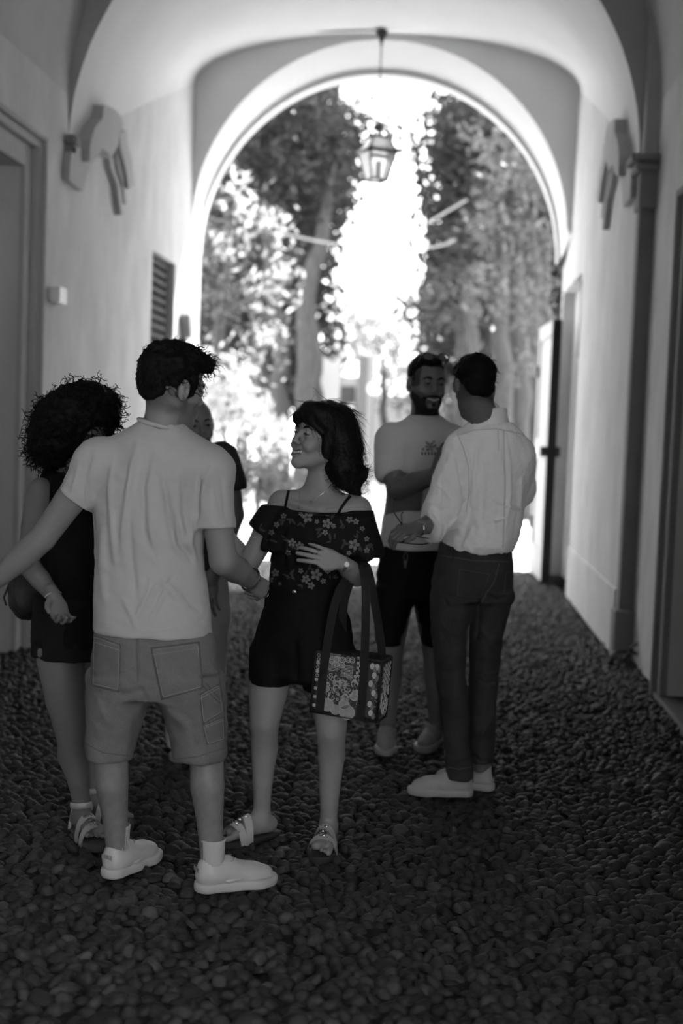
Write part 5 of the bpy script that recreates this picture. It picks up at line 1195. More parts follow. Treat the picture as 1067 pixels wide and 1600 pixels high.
t = hairtone(V, hs_, t, .05); skin_obj('body', V, Q, shm, .2, t); face_parts(hs_, shm, 0)
S = Sdf(); S.fell(hs_, (0, -.025, .050), (.085, .101, .090), .02); S.fell(hs_, (0, .03, .088), (.074, .080, .050), .03); S.fell(hs_, (0, -.080, -.015), (.066, .034, .055), .02); S.fell(hs_, (.01, .075, .095), (.06, .04, .035), .02)
for x in (-1, 1): S.fell(hs_, (x*.066, .018, .010), (.016, .022, .034), .012); S.fell(hs_, (x*.081, -.012, -.012), (.02, .026, .036), .006, 's')
S.fell(hs_, (0, .130, -.020), (.09, .075, .075), .012, 's'); S.fell(hs_, (0, -.02, -.13), (.2, .2, .062), .01, 's')
V, Q = hairmass(S, .004, .003, .05, 35); N = normals(V, Q); ho = npmesh('hair', V, Q, black, shm)
mb = MB(); q = np.random.default_rng(13); L = (V-hs_.o)@hs_.A; ii = q.choice(np.where(L[:, 2] > 0)[0], 260)
strands(mb, V[ii]-N[ii]*.002, N[ii]*.5+(hs_.A@np.array([.1, .7, .1]))*.6+q.normal(0, .3, (260, 3)), .026, .0010, .2, .003, 7, 6, 14, 4); mb.build('locks', black, ho, smooth=True, fixn=False)
linen = mat('light_linen', .84, .85, .15, noise=.05, nscale=14, bump=.25, bscale=260, sheen=.1, stretch=(1, 1, .4))
S = Sdf(); S.loft([(J(u, y)[2], J(u, y)[0], Ys+.02, r*ps_, ry, .10) for y, u, r, ry in ((660, 768, 34, .075), (674, 768, 47, .095), (692, 769, 55, .11), (730, 770, 56, .125), (790, 766, 55, .13), (835, 755, 57, .135), (852, 748, 58, .14), (862, 746, 54, .128))], .03)
S.blend([J(722, 698, -.02), J(706, 752, -.05), J(693, 798, -.07), J(679, 820, -.11)], [.070, .070, .074, .062], .03); S.blend([J(810, 712, .02), J(813, 765, .09), J(795, 790, .17)], [.072, .060, .052], .03)
S.cone(J(758, 645, .02), J(762, 676, .02), .058, .075, .02); S.cone(J(755, 640, .02), J(756, 655, .02), .050, .056, .005, 's')
cutplane(S, J(670, 824, -.13), J(640, 828, -.2)-J(680, 820, -.11), .12, .055)
fl = [([(712, 690), (720, 740), (735, 800), (718, 850)], .012, -0.0085), ([(745, 690), (742, 740), (736, 790)], .008, 0.0108), ([(786, 678), (788, 710), (792, 750)], .006, -0.0085), ([(790, 680), (796, 720), (797, 770), (790, 830)], .006, 0.0072), ([(765, 778), (790, 790), (815, 796)], .004, 0.0108), ([(757, 816), (780, 812), (796, 806)], .004, 0.0072),
      ([(672, 785), (690, 793), (703, 790)], .005, 0.0108), ([(680, 755), (695, 768), (706, 785)], .004, 0.0108), ([(705, 700), (715, 720), (722, 760), (724, 790)], .006, -0.0085), ([(672, 800), (685, 822), (700, 825)], .004, -0.0085), ([(728, 700), (738, 740), (735, 780)], .006, 0.0108), ([(750, 700), (755, 760), (752, 830)], .010, -0.0072), ([(815, 740), (812, 790), (808, 840)], .010, 0.0072), ([(775, 760), (772, 810), (770, 850)], .010, -0.0072),
      ([(740, 820), (732, 840), (722, 858)], .007, 0.0090), ([(760, 830), (757, 850)], .006, -0.0072), ([(690, 745), (688, 780), (680, 805)], .006, -0.0085), ([(718, 800), (708, 815), (694, 828)], .006, 0.0108), ([(726, 780), (722, 800), (712, 812)], .006, -0.0085)]
sh, shs = garment('shirt', S, .005, shm, linen, fl, [(.25, .004, 31), (.08, .003, 32), (.03, .0010, 33)], 1, True)
mb = MB(); shs.line(mb, [(716, 680), (740, 672), (775, 670), (815, 678), (824, 686)], 1.6, .0015, 3); shs.line(mb, [(714, 678), (724, 700), (732, 730), (733, 770), (728, 800)], 1.6, .0012, 3); shs.line(mb, [(787, 672), (789, 760), (786, 856)], 2.0, .001, 4); shs.line(mb, [(778, 672), (779, 705)], 1.2, .001, 4)
mb.build('seam', mat('linen_seam', .55, .85), sh, fixn=False)
c = J(763, 657, .02); mb = MB(); th = np.linspace(0, 2*PI, 40); G = []
for z, r in ((-.030, .088), (-.004, .079), (.030, .073), (.034, .070), (.028, .066), (-.01, .066)): G.append(np.stack([c[0]+r*np.cos(th), c[1]+r*.98*np.sin(th), c[2]+z+.018*np.cos(th)-.014*np.sin(th)-.002], -1))
mb.grid(np.array(G)); mb.build('collar', linen, sh, smooth=True, fixn=False)
mb = MB(); cu = J(674, 823, -.122); fd = frame_dir(cu, J(640, 828, -.2)-J(680, 820, -.11), (0, -1, 0)); th = np.linspace(0, 2*PI, 30)
for y, r in ((-.012, .060), (.004, .058)): mb.tube([fd.p((r*math.cos(t), y+.003*math.sin(3*t), r*math.sin(t))) for t in th], .008, 7, cap=False)
mb.build('rolled_cuff', linen, sh, smooth=True)
jean = mat('dark_denim', .042, .8, .2, noise=.25, nscale=7, bump=.3, bscale=400, fine=.15)
S = Sdf(); S.loft([(J(u, y)[2], J(u, y)[0], Ys+.02, r*ps_, ry, .10) for y, u, r, ry in ((850, 745, 56, .120), (880, 742, 61, .132), (912, 738, 64, .142), (938, 738, 63, .128))], .02)
S.loft([(J(u, y)[2], J(u, y)[0], Ys+dy, r*ps_, ry, 0) for y, u, r, ry, dy in ((925, 708, 34, .130, .0), (950, 706, 33, .122, -.01), (985, 701, 29, .10, -.03), (1040, 703, 24, .085, -.05), (1080, 708, 23, .085, -.05), (1140, 712, 21, .08, -.03), (1200, 717, 21, .078, -.02), (1212, 717, 21, .076, -.02))], .02)
S.loft([(J(u, y)[2], J(u, y)[0], Ys+dy, r*ps_, ry, 0) for y, u, r, ry, dy in ((925, 768, 34, .125, .03), (950, 765, 33, .118, .05), (985, 762, 28, .10, .06), (1040, 757, 24, .085, .06), (1090, 756, 22.5, .085, .07), (1150, 754, 22, .08, .08), (1196, 752, 21, .078, .08))], .02)
fl = [([(680, 960), (700, 985), (725, 1000)], .007, 0.0075), ([(685, 985), (705, 1008), (722, 1012)], .006, -0.0075), ([(682, 1030), (700, 1036), (722, 1030)], .005, 0.0075), ([(684, 1046), (704, 1050), (722, 1044)], .004, -0.0075), ([(745, 1046), (760, 1054), (780, 1050)], .005, 0.0075), ([(745, 1060), (760, 1068), (780, 1064)], .004, -0.0075),
      ([(745, 975), (765, 1000), (782, 1015)], .007, 0.0060), ([(775, 1100), (762, 1130), (745, 1165)], .008, 0.0090), ([(735, 1175), (750, 1190), (775, 1188)], .006, -0.0075), ([(695, 1180), (712, 1188), (735, 1180)], .005, 0.0075), ([(690, 930), (700, 948), (745, 948)], .007, -0.0090), ([(760, 930), (780, 938), (795, 930)], .007, -0.0105), ([(747, 925), (748, 960), (744, 1000)], .006, -0.0150), ([(688, 1060), (692, 1110), (698, 1170)], .006, 0.0045)]
jo, js = garment('jeans', S, .0055, shm, jean, fl, [(.2, .004, 41), (.07, .0018, 42)], 2, True)
jst = mat('denim_thread', .09, .8)
def jpocket(c):
    mb = MB(); js.quad(mb, c, .003, 10, 10, .002); o = mb.build('back_pocket', jean, jo, smooth=True, fixn=False); c = np.array(c, float); k = c.mean(0)+(c-c.mean(0))*.93; m = MB(); js.line(m, list(k)+[k[0]], 1, .0045, 4); m.build('stitching', jst, o, fixn=False)
jpocket([(716, 888), (768, 896), (752, 935), (712, 932)]); jpocket([(790, 896), (803, 890), (800, 925), (786, 932)])
mb = MB(); js.line(mb, [(690, 868), (740, 876), (803, 878)], 1.5, .001, 4); js.line(mb, [(780, 880), (772, 910), (755, 935), (748, 950)], 1.6, .001, 4); js.line(mb, [(690, 1196), (717, 1202), (738, 1198)], 1.4, .001, 3); mb.build('seam', jst, jo, fixn=False)
for u in (707, 786):
    mb = MB(); js.line(mb, [(u, 854), (u+1, 874)], 5, .004, 3); mb.build('belt_loop', jean, jo, fixn=False)
blk = mat('black_leather', .015, .5, .4)
mb = MB(); js.line(mb, [(686, 858), (740, 864), (802, 864)], 7, .001, 4); mb.build('belt', blk, jo, fixn=False)
canvas = mat('white_canvas', .40, .7, .2, noise=.05, nscale=30, bump=.2, bscale=300)
pa = onz(741, 1252); sneaker(shm, (J(717, 1200, -.02)[0]+.060, Ys-.024, 0), (-1, -.10), .275, canvas, ws, heeltab=blk, side=-1)
sneaker(shm, (J(752, 1200, .08)[0]+.055, Ys+.065, 0), (-.96, .30), .275, canvas, ws, heeltab=blk, side=1)
for x, y in ((J(717, 1208, -.02)[0], Ys-.03), (J(752, 1195, .08)[0], Ys+.09)):
    MB().lathe([(.036, .0), (.037, .05), (.038, .08)], (x-.0, y, .075), 20).build('sock', blk, shm, smooth=True)
mb = MB(); wristband(mb, hd, .032, .026, -.012, .0048); mb.build('watch_band', bracelet, shm, smooth=True); MB().lathe([(0, .006), (.016, .006), (.018, 0), (0, -.002)], hd.p((0, -.012, .026)), 18, M=hd.A).build('watch_face', mat('watch_dial', .15, .2, .6), shm)
# glasses folded in his hand
gh = hd.p((.0, .075, -.035)); t = thing('held_eyeglasses', 'dark-framed glasses held by their folded arms in the shirted man\'s hand', 'glasses', tuple(gh))
def eyewear(t, o, A, lens, fr_m, s=1.0, folded=False, rr=.0016):
    A = np.array(A)
    def P(x, y, z): return np.array(o)+A@(np.array([x, y, z])*s)
    mb = MB(); th = np.linspace(0, 2*PI, 22)
    for x in (-1, 1): mb.tube([P(x*.034+.025*math.cos(a), 0, .020*math.sin(a)) for a in th], rr, 6, cap=False)
    mb.tube([P(-.010, 0, .006), P(0, .002, .010), P(.010, 0, .006)], rr, 6); mb.build('rim', fr_m, t, smooth=True)
    for x in (-1, 1):
        k = MB(); V = [P(x*.034, 0, 0)]+[P(x*.034+.024*math.cos(a), 0, .019*math.sin(a)) for a in th[:-1]]; n_ = 21; k.add(V, None, [[0, 1+i, 1+(i+1) % n_] for i in range(n_)]); k.build('lens', lens, t, fixn=False)
        k = MB(); k.tube([P(x*.060, 0, .006), P(x*.062, -.05, .006), P(x*.060, -.11, .003), P(x*.056, -.14, -.018)] if not folded else [P(x*.060, 0, .006), P(x*.050, -.008, .05), P(x*.040, -.012, .10), P(x*.028, -.010, .125)], rr*1.1, 6); k.build('temple', fr_m, t, smooth=True)
darkf = mat('dark_acetate', .015, .25, .5); lensm = mat('dark_lens', .14, .05, .6, trans=.4)
eyewear(t, gh, frame_dir(gh, (0, -.3, 1), (1, 0, 0)).A, lensm, darkf, .9, True, .0024)
mb = MB(); 
for (a_, b_, c_) in (((628, 812), (615, 800), (617, 778)), ((628, 812), (627, 803), (630, 800))): mb.tube([J(a_[0], a_[1]+8, -.22), J(b_[0], b_[1], -.22), J(c_[0], c_[1], -.22)], .0024, 6)
mb.build('temple', darkf, t, smooth=True)

# ================= bearded man in white T-shirt, facing the camera
Yb = 5.85; J = lambda u, v, d=0: at(u, v, Yb+d); pb = Yb/FPX
brd = person('smiling bearded man in white printed T-shirt and black shorts, facing the camera', 610, 1165)
S = Sdf(); hb_ = headframe(J(667, 601, 0), 22, -2, -1, 1.04)
add_head(S, hb_, 1, 0, 1.06, J(664, 665, .03), .060)
nb = J(664, 668, .03); S.cone(nb, J(662, 700, .02), .065, .09, .05)
S.loft([(J(u, y)[2], J(u, y)[0], Yb+.02, r*pb, .10, 0) for y, u, r in ((690, 655, 46), (780, 648, 44), (850, 640, 42), (900, 640, 42))], .04)
ls, e1, w1_ = J(606, 690, .02), J(621, 765, -.12), J(680, 742, -.40)
S.chain([ls, ls*.5+e1*.5, e1], [.062, .058, .050], .02); S.chain([e1, e1*.5+w1_*.5, w1_], [.049, .047, .034], .02)
hd = frame_dir(w1_, J(694, 706, -.47)-w1_, (-.5, -.8, .1), 1.0, 1); add_hand(S, hd, curl=((10, 15, 10),)*4)
rs, e2 = J(710, 695, 0), J(722, 770, -.05); S.chain([rs, e2, J(735, 800, -.2)], [.06, .05, .035], .02)
for hp, k, a in ((J(618, 930, 0), J(610, 1020, -.02), J(606, 1135, .05)), (J(672, 930, .05), J(680, 1020, .05), J(682, 1135, .12))):
    a = np.array(a); a[2] = .11; S.chain([hp, k], [.085, .058], .03); S.chain([k, k*.66+a*.34+np.array([0, .015, 0]), k*.3+a*.7, a], [.057, .056, .040, .035], .03)
V, Q = body_mesh(S, .010, [bx_around(hb_.o, pad=.145, h=.0030), (w1_-[.05, .12, .06], w1_+[.10, .06, .16], .004)])
t = lips_tone(V, hb_, .14, 1, .7); L = (V-hb_.o)@hb_.A/hb_.s
sb = (L[:, 1] > .0) & (np.abs(L[:, 0]) < .09) & (L[:, 2] < -.045+.5*np.clip(np.abs(L[:, 0])-.03, 0, 1)) & (L[:, 2] > -.128); t[sb] = np.minimum(t[sb], .085)
fade = (np.abs(L[:, 0]) > .050) & (L[:, 1] < .058) & (L[:, 2] < .2) & (L[:, 2] > -.01) & (np.abs(L[:, 0]) < .0765); t[fade & (np.linalg.norm(L, axis=1) < .2)] = .05
skin_obj('body', V, Q, brd, .17, t); face_parts(hb_, brd, 1, 1.5)
# beard: the head's own surface pushed out a little inside the beard line
def shell(S0, f, t_, h, inside, amp, sc, sd):
    S2 = Sdf(); S2.L = [x for x in S0.L]
    lo, hi = f.o-.16, f.o+.16; n = tuple(np.ceil((hi-lo)/h).astype(int)+1); F = field(S2, lo, h, n)-t_
    X, Y, Z = np.meshgrid(*[lo[i]+h*np.arange(n[i]) for i in range(3)], indexing='ij'); P = (np.stack([X, Y, Z], -1)-f.o)@f.A/f.s
    F = np.maximum(F, inside(P)*f.s); V, Q = nets(F, lo, h); V = smooth(V, Q, 1); N = normals(V, Q); V = V+N*(noise3(V, sc, sd, 2)*amp)[:, None]; return V, Q
def beard_in(P):
    x, y, z = np.abs(P[..., 0]), P[..., 1], P[..., 2]
    top = np.where(x < .05, -.100+np.clip(x-.022, 0, 1)*1.5, -.058+np.clip(x-.05, 0, 1)*1.6)
    d = np.maximum(z-top, -z-.135); d = np.maximum(d, .004-y)
    soul = np.maximum(np.maximum(np.abs(z+.086)-.008, x-.008), .05-y)
    chinb = np.maximum(np.maximum(z+.100, -z-.14), .03-y)
    must = np.maximum(np.abs(z+.0490+.30*np.maximum(x-.010, 0))-.0050, x-.034); side = np.maximum(np.maximum(np.abs(x-.036-.1*(z+.075))-.006, np.abs(z+.074)-.022), .05-y)
    return np.minimum(np.minimum(np.minimum(d, chinb), np.minimum(soul, side)), np.maximum(must, .05-y))
def beard_old(P):
    x, y, z = np.abs(P[..., 0]), P[..., 1], P[..., 2]
    top = -.030-.25*np.clip(x-.055, -.1, 0)*0-.020*np.exp(-(x/.05)**4)      # cheek line
    d = np.maximum(z-top, -z-.135); d = np.maximum(d, .004-y)
    lip = np.sqrt((x/.027)**2+((z+.066)/.0125)**2)-1; lip = -lip*.012; d = np.maximum(d, lip)
    must = np.maximum(np.abs(z+.0485+.25*np.maximum(x-.012, 0))-.0065, x-.034); return np.minimum(d, np.maximum(must, .05-y))
beardm = mat('beard_hair', .020, .8, .15, noise=.3, nscale=150)
V, Q = shell(S, hb_, .0028, .0028, beard_in, .0008, .008, 51); npmesh('beard', V, Q, beardm, brd)
def crop_in(P):
    x, y, z = np.abs(P[..., 0]), P[..., 1], P[..., 2]; d = np.maximum(.070-z-.0*y, y-.085+(z-.07)*.2); side = np.maximum(np.maximum(.015-z, y-.045), -.2+0*z); return np.minimum(np.maximum(.060-z+np.clip(y-.05, 0, .1)*.6, y-.088), np.maximum(side, .0))
S2 = Sdf(); S2.fell(hb_, (0, -.025, .050), (.077, .097, .088), .02); S2.fell(hb_, (-.004, .030, .102), (.050, .056, .026), .02); S2.fell(hb_, (-.004, .075, .098), (.034, .018, .018), .015)
S2.fell(hb_, (0, .135, .030), (.07, .075, .060), .012, 's'); S2.fell(hb_, (0, -.02, -.12), (.2, .2, .075), .01, 's')
for x in (-1, 1): S2.fell(hb_, (x*.081, -.012, -.012), (.02, .026, .036), .006, 's'); S2.fell(hb_, (x*.09, .08, .04), (.035, .05, .06), .01, 's')
V, Q = hairmass(S2, .004, .002, .05, 55); npmesh('hair', V, Q, black, brd)
wt = mat('white_cotton', .50, .85, .15, noise=.03, nscale=5, bump=.1, bscale=700, sheen=.1)
S = Sdf(); S.loft([(J(u, y)[2], J(u, y)[0], Yb+.02, r*pb, ry, 0) for y, u, r, ry in ((648, 664, 25, .068), (656, 664, 33, .08), (668, 662, 48, .10), (690, 658, 58, .12), (740, 654, 55, .13), (800, 650, 51, .135), (845, 645, 52, .14), (858, 645, 52, .142))], .03)
S.cone(J(612, 686, .0), J(612, 738, -.05), .080, .078, .03); S.cone(J(706, 690, 0), J(716, 745, 0), .078, .075, .03)
cutplane(S, J(614, 752, -.06), (.05, -.3, -1), .13, .07); S.cone(e1*.9+ls*.1, e1, .066, .066, .003, 's')
fl = [([(632, 690), (634, 720), (635, 750)], .006, -.008), ([(618, 680), (612, 710), (606, 740)], .006, .004), ([(632, 760), (610, 790), (600, 830)], .010, .004), ([(680, 760), (660, 800), (650, 840)], .012, .005), ([(640, 690), (650, 730), (660, 760)], .010, .004), ([(600, 740), (606, 760), (616, 775)], .008, -.004), ([(655, 780), (640, 810), (630, 850)], .010, -.004)]
to2, ts2 = garment('t_shirt', S, .006, brd, wt, fl, [(.25, .004, 61)], 2, True)
mb = MB(); th = np.linspace(0, 2*PI, 44); nc = J(664, 655, .02); mb.tube(np.stack([nc[0]+.074*np.cos(th), nc[1]+.070*np.sin(th), nc[2]+.020*np.sin(th)-.002], -1), .0075, 8, cap=False); mb.build('collar_ring', wt, to2, smooth=True)
mb = MB(); ts2.line(mb, [(637, 651), (646, 659), (658, 663), (672, 664), (682, 661), (688, 653)], 4, .004, 2); mb.build('collar', wt, to2, smooth=True, fixn=False)
gm, gm2 = MB(), MB()
for i in range(6): a = i*PI/3; ts2.blob(gm, disc(672+5*math.cos(a), 698+5*math.sin(a), 3.4, 2.4, 8, a), .0015)
for (u, v, r) in ((667, 692, 2.5), (678, 690, 2.2), (683, 701, 3), (661, 702, 2.6)): ts2.blob(gm, disc(u, v, r), .002)
for k in range(7): ts2.blob(gm2, [(658+k*5, 706), (661.2+k*5, 706), (661.2+k*5, 711), (658+k*5, 711)], .0015)
for (u, v) in ((672, 698), (667, 703), (680, 696)): ts2.blob(gm2, disc(u, v, 1.8), .0025)
gm.build('chest_print', mat('print_grey', .20, .7), to2, fixn=False)['kind'] = 'stuff'; gm2.build('print_lettering', mat('print_dark', .09, .7), to2, fixn=False)['kind'] = 'stuff'
S = Sdf(); S.loft([(J(u, y)[2], J(u, y)[0], Yb+.02, r*pb, .135, 0) for y, u, r in ((848, 642, 49), (900, 642, 54), (935, 645, 56))], .02)
S.loft([(J(u, y)[2], J(u, y)[0], Yb, r*pb, .115, 0) for y, u, r in ((915, 620, 34), (960, 613, 27), (1006, 608, 22))], .02); S.loft([(J(u, y)[2], J(u, y)[0], Yb+.05, r*pb, .115, 0) for y, u, r in ((915, 670, 32), (960, 678, 26), (1010, 682, 22))], .02)
garment('shorts', S, .008, brd, bsh, [([(645, 900), (650, 940)], .01, -.01)], [(.12, .004, 71)])
sm = mat('grey_suede', .22, .8, .2, noise=.1, nscale=20); sneaker(brd, (J(606, 1120)[0]-.0, Yb+.12, 0), (-.03, -1), .28, sm, mat('grey_rubber', .25, .6), side=1)
sneaker(brd, (J(684, 1120)[0]+.0, Yb+.20, 0), (-.25, -1), .28, sm, MATS['grey_rubber'], side=-1)
kb = J(634, 866, -.135); t = thing('key_clip', 'small metal keys clipped at the bearded man\'s waistband', 'keys', tuple(kb))
mb = MB(); th = np.linspace(0, 2*PI, 18); mb.tube(np.stack([kb[0]+.009*np.cos(th), np.full(18, kb[1]), kb[2]-.012+.018*np.sin(th)], -1), .0022, 6, cap=False); mb.build('ring', mat('dull_steel', .10, .5, .4), t, smooth=True)
for k in range(3): MB().box((-.0035, -.0015, -.034), (.0035, .0015, 0), .001, c=kb+[(-.006, 0, .006)[k], -.003*k, -.03], M=Matrix.Rotation((-.2, 0, .2)[k], 3, 'Y')).build('key', mat('dull_steel', .10, .5, .4), t)
go = hb_.p((0.01, .055, .128)); t = thing('sunglasses', 'round sunglasses pushed up on the bearded man\'s head', 'sunglasses', tuple(go))
A = hb_.A@np.array(Matrix.Rotation(math.radians(38), 3, 'X')); eyewear(t, J(681, 558, -.125), A, lensm, darkf, 1.05, False, .0026)

# ================= older man half hidden behind the young man
Yo = 5.55; J = lambda u, v, d=0: at(u, v, Yo+d); po = Yo/FPX
old = person('balding older man in dark T-shirt, half hidden behind the young man', 300, 1190)
S = Sdf(); ho_ = headframe(J(305, 664, 0), 28, -4, 6, 1.0); add_head(S, ho_, 1, 0, 1.08, J(300, 705, .02), .060)
nb = J(300, 708, .02); S.cone(nb, J(300, 735, .02), .06, .09, .05); S.loft([(J(u, y)[2], J(u, y)[0], Yo+.02, r*po, .10, 0) for y, u, r in ((740, 300, 55), (820, 300, 50), (890, 305, 46), (930, 306, 46))], .04)
rs, e2, w2 = J(348, 720, .02), J(366, 805, .03), J(330, 905, -.08); S.chain([rs, rs*.5+e2*.5, e2], [.058, .055, .045], .02); S.chain([e2, e2*.5+w2*.5, w2], [.045, .042, .032], .02)
hd = frame_dir(w2, J(327, 940, -.1)-w2, (-.3, -.9, 0), 1.0, 1); add_hand(S, hd, curl=((15, 25, 15),)*4)
ls, e1 = J(250, 722, .02), J(235, 805, .03); S.chain([ls, e1, J(245, 890, 0)], [.058, .045, .03], .02)
for u in (282, 322): S.chain([J(u, 960), J(u, 1060), (J(u, 1100)[0], Yo+.05, .11)], [.085, .055, .036], .03)
V, Q = body_mesh(S, .011, [bx_around(ho_.o, pad=.13, h=.0036), (w2-[.08, .08, .2], w2+[.08, .06, .04], .004)])
t = lips_tone(V, ho_, .14, 1, .7); skin_obj('body', V, Q, old, .17, t); face_parts(ho_, old, 1, browdark='grey_brow', teeth=False)
S = Sdf(); S.fell(ho_, (0, -.045, .030), (.082, .080, .075), .02); S.fell(ho_, (0, .10, .06), (.12, .11, .13), .02, 's'); S.fell(ho_, (0, -.02, .13), (.06, .12, .05), .02, 's')
V, Q = hairmass(S, .005, .002, .02, 65); npmesh('hair', V, Q, mat('grey_hair', .30, .7, .2), old)
dk = mat('charcoal_cotton', .030, .85, .15, noise=.05, nscale=6)
S = Sdf(); S.loft([(J(u, y)[2], J(u, y)[0], Yo+.02, r*po, ry, 0) for y, u, r, ry in ((700, 300, 28, .075), (712, 300, 46, .10), (735, 300, 58, .12), (800, 302, 55, .135), (888, 304, 52, .14))], .03); S.cone(J(346, 716, .02), J(361, 758, .02), .075, .070, .03); S.cone(J(254, 716, .02), J(240, 770, .02), .075, .068, .03); S.cone(J(300, 690, 0), J(300, 703, 0), .06, .064, .01, 's')
cutplane(S, J(364, 768, .02), (.25, 0, -1), .12, .06)
garment('t_shirt', S, .006, old, dk, [([(352, 700), (356, 730), (358, 760)], .006, .004)], [(.2, .004, 81)], 2)
lt = mat('pale_trousers', .42, .85, .15, noise=.05, nscale=6)
S = Sdf(); S.loft([(J(u, y)[2], J(u, y)[0], Yo+.02, r*po, .125, 0) for y, u, r in ((875, 303, 47), (930, 303, 55), (970, 303, 57))], .02)
for u in (280, 326): S.loft([(J(u, y)[2], J(u, y)[0], Yo+.02, r*po, .10, 0) for y, r in ((950, 34), (1060, 25), (1165, 22))], .02)
garment('trousers', S, .012, old, lt, (), [(.15, .005, 82)])
for u, s_ in ((282, 1), (322, -1)): sneaker(old, (J(u, 1150)[0], Yo+.10, 0), (.1*s_, -1), .28, sm, MATS['grey_rubber'], side=s_)

# ================= curly-haired woman in black
Yc = 4.42; J = lambda u, v, d=0: at(u, v, Yc+d); pc = Yc/FPX
cur = person('woman with big curly black hair in black sleeveless top, left of the young man', 130, 1330)
S = Sdf(); hc = headframe(J(126, 668, 0), 62, -22, -6, .98); add_head(S, hc, 0, 1, .95, J(112, 728, .03), .048)
nb = J(112, 730, .03); S.cone(nb, J(110, 765, .03), .05, .075, .04)
S.loft([(J(u, y)[2], J(u, y)[0], Yc+.03, r*pc, .085, -.5) for y, u, r in ((760, 108, 44), (830, 108, 44), (900, 103, 42), (960, 100, 52), (1010, 100, 54))], .04)
ls, e1, w1_ = J(64, 768, -.03), J(44, 882, -.02), J(84, 932, -.20)
S.chain([ls, ls*.5+e1*.5, e1], [.050, .047, .040], .02); S.chain([e1, e1*.5+w1_*.5, w1_], [.040, .036, .024], .02)
hd = frame_dir(w1_, J(93, 958, -.23)-w1_, (-.55, .75, -.25), .9, -1)
tips = add_hand(S, hd, curl=((35, 45, 20), (30, 40, 20), (25, 35, 20), (20, 30, 15)), spread=(6, 1, -4, -9), thumb=((.036, .034, -.016), (.048, .056, -.026), (.050, .078, -.032)), wr=.022)
rs, e2 = J(160, 780, .10), J(185, 870, .12); S.chain([rs, e2, J(200, 900, .0)], [.048, .04, .03], .02)
k1, a1 = J(112, 1150, -.03), J(127, 1285, -.03); k2, a2 = J(142, 1150, .14), J(149, 1262, .16); a1[2] = .125; a2[2] = .125
for hp, k, a in ((J(92, 1020, 0), k1, a1), (J(125, 1020, .08), k2, a2)):
    S.chain([hp, hp*.45+k*.55, k], [.082, .072, .054], .03); m_ = k*.70+a*.30+np.array([-.012, .014, 0]); S.chain([k, m_, k*.32+a*.68, a], [.050, .052, .036, .030], .03)
d1 = np.array([.62, -.80, 0]); d2 = np.array([.75, -.5, 0]); add_foot(S, a1, d1, up=.040); add_foot(S, a2, d2, up=.040)
V, Q = body_mesh(S, .009, [bx_around(hc.o, pad=.13, h=.0042), (w1_-[.05, .12, .14], w1_+[.12, .06, .06], .003), bx_around(a1-[0, 0, .03], a1+d1*.16-[0, 0, .03], pad=.06, h=.0035)])
skin_obj('body', V, Q, cur, .20, lips_tone(V, hc, .15, 0, .6)); face_parts(hc, cur, 0)
S = Sdf()
S.ell(J(121, 652, 0), (.115, .125, .120), None, .03); S.ell(J(96, 672, .0), (.105, .12, .115), None, .05); S.ell(J(88, 700, .01), (.085, .11, .075), None, .05); S.ell(J(150, 640, .02), (.085, .10, .085), None, .05)
S.ell(hc.p((0, .135, -.035)), (.075, .075, .085), None, .02, 's'); S.ell(J(122, 735, -.08), (.07, .09, .06), None, .02, 's')
V, Q = hairmass(S, .006, .008, .045, 75); N = normals(V, Q); ho = npmesh('hair', V, Q, black, cur)
mb = MB(); q = np.random.default_rng(23); ii = q.choice(len(V), 900); P0 = V[ii]; dd = N[ii]*.55+np.array([0, 0, -.55])+q.normal(0, .45, (900, 3))
for k in range(900):
    d = dd[k]/np.linalg.norm(dd[k]); a = np.cross(d, q.normal(size=3)); a /= np.linalg.norm(a); b = np.cross(d, a); L_ = q.uniform(.03, .055); n_ = 14; t_ = np.linspace(0, 1, n_); R_ = q.uniform(.004, .008); ph = q.uniform(0, 6.28); tw = q.uniform(8, 13)
    mb.tube(P0[k]-N[ii[k]]*.006+d*L_*t_[:, None]+R_*(a*np.cos(ph+tw*t_)[:, None]+b*np.sin(ph+tw*t_)[:, None]), .0013, 4, cap=False)
o = mb.build('curls', black, ho, smooth=True, fixn=False); o['kind'] = 'stuff'
S = Sdf(); S.loft([(J(u, y)[2], J(u, y)[0], Yc+.03, r*pc, ry, -.5) for y, u, r, ry in ((738, 98, 34, .07), (765, 110, 56, .105), (830, 113, 60, .12), (890, 112, 57, .118), (940, 108, 60, .12), (985, 107, 62, .13), (1010, 106, 62, .135))], .02)
S.cone(J(70, 745, 0), J(78, 775, 0), .022, .03, .02); S.cone(ls+[-.03, 0, .0], J(62, 820, -.04), .052, .045, .012, 's'); S.cone(J(108, 712, -.03), J(106, 740, -.09), .045, .035, .01, 's')
garment('sleeveless_top', S, .006, cur, bsh, [([(90, 850), (95, 920), (92, 980)], .01, .004)], [(.15, .004, 91)])
S = Sdf(); S.loft([(J(u, y)[2], J(u, y)[0], Yc+.03, r*pc, .135, -.4) for y, u, r in ((930, 107, 58), (985, 106, 62), (1028, 106, 62))], .015)
garment('shorts', S, .007, cur, mat('black_twill', .011, .8, .15), [([(60, 1000), (60, 1030)], .01, -.01)], [(.12, .004, 92)])
wedge(cur, a1, d1, mat('pearl_leather', .42, .35, .5, metal=.15), True, True, mat('brown_sole', .07, .7)); wedge(cur, a2, d2, MATS['pearl_leather'], True, True, MATS['brown_sole'])
mb = MB(); wristband(mb, hd, .028, .022, -.004, .0035); q = np.random.default_rng(1)
for t_ in np.linspace(0, 6.28, 20): mb.lathe([(0, .003), (.003, 0), (0, -.003)], hd.p((.030*math.cos(t_), -.006, .024*math.sin(t_))), 6)
mb.build('bead_bracelet', bracelet, cur, smooth=True)
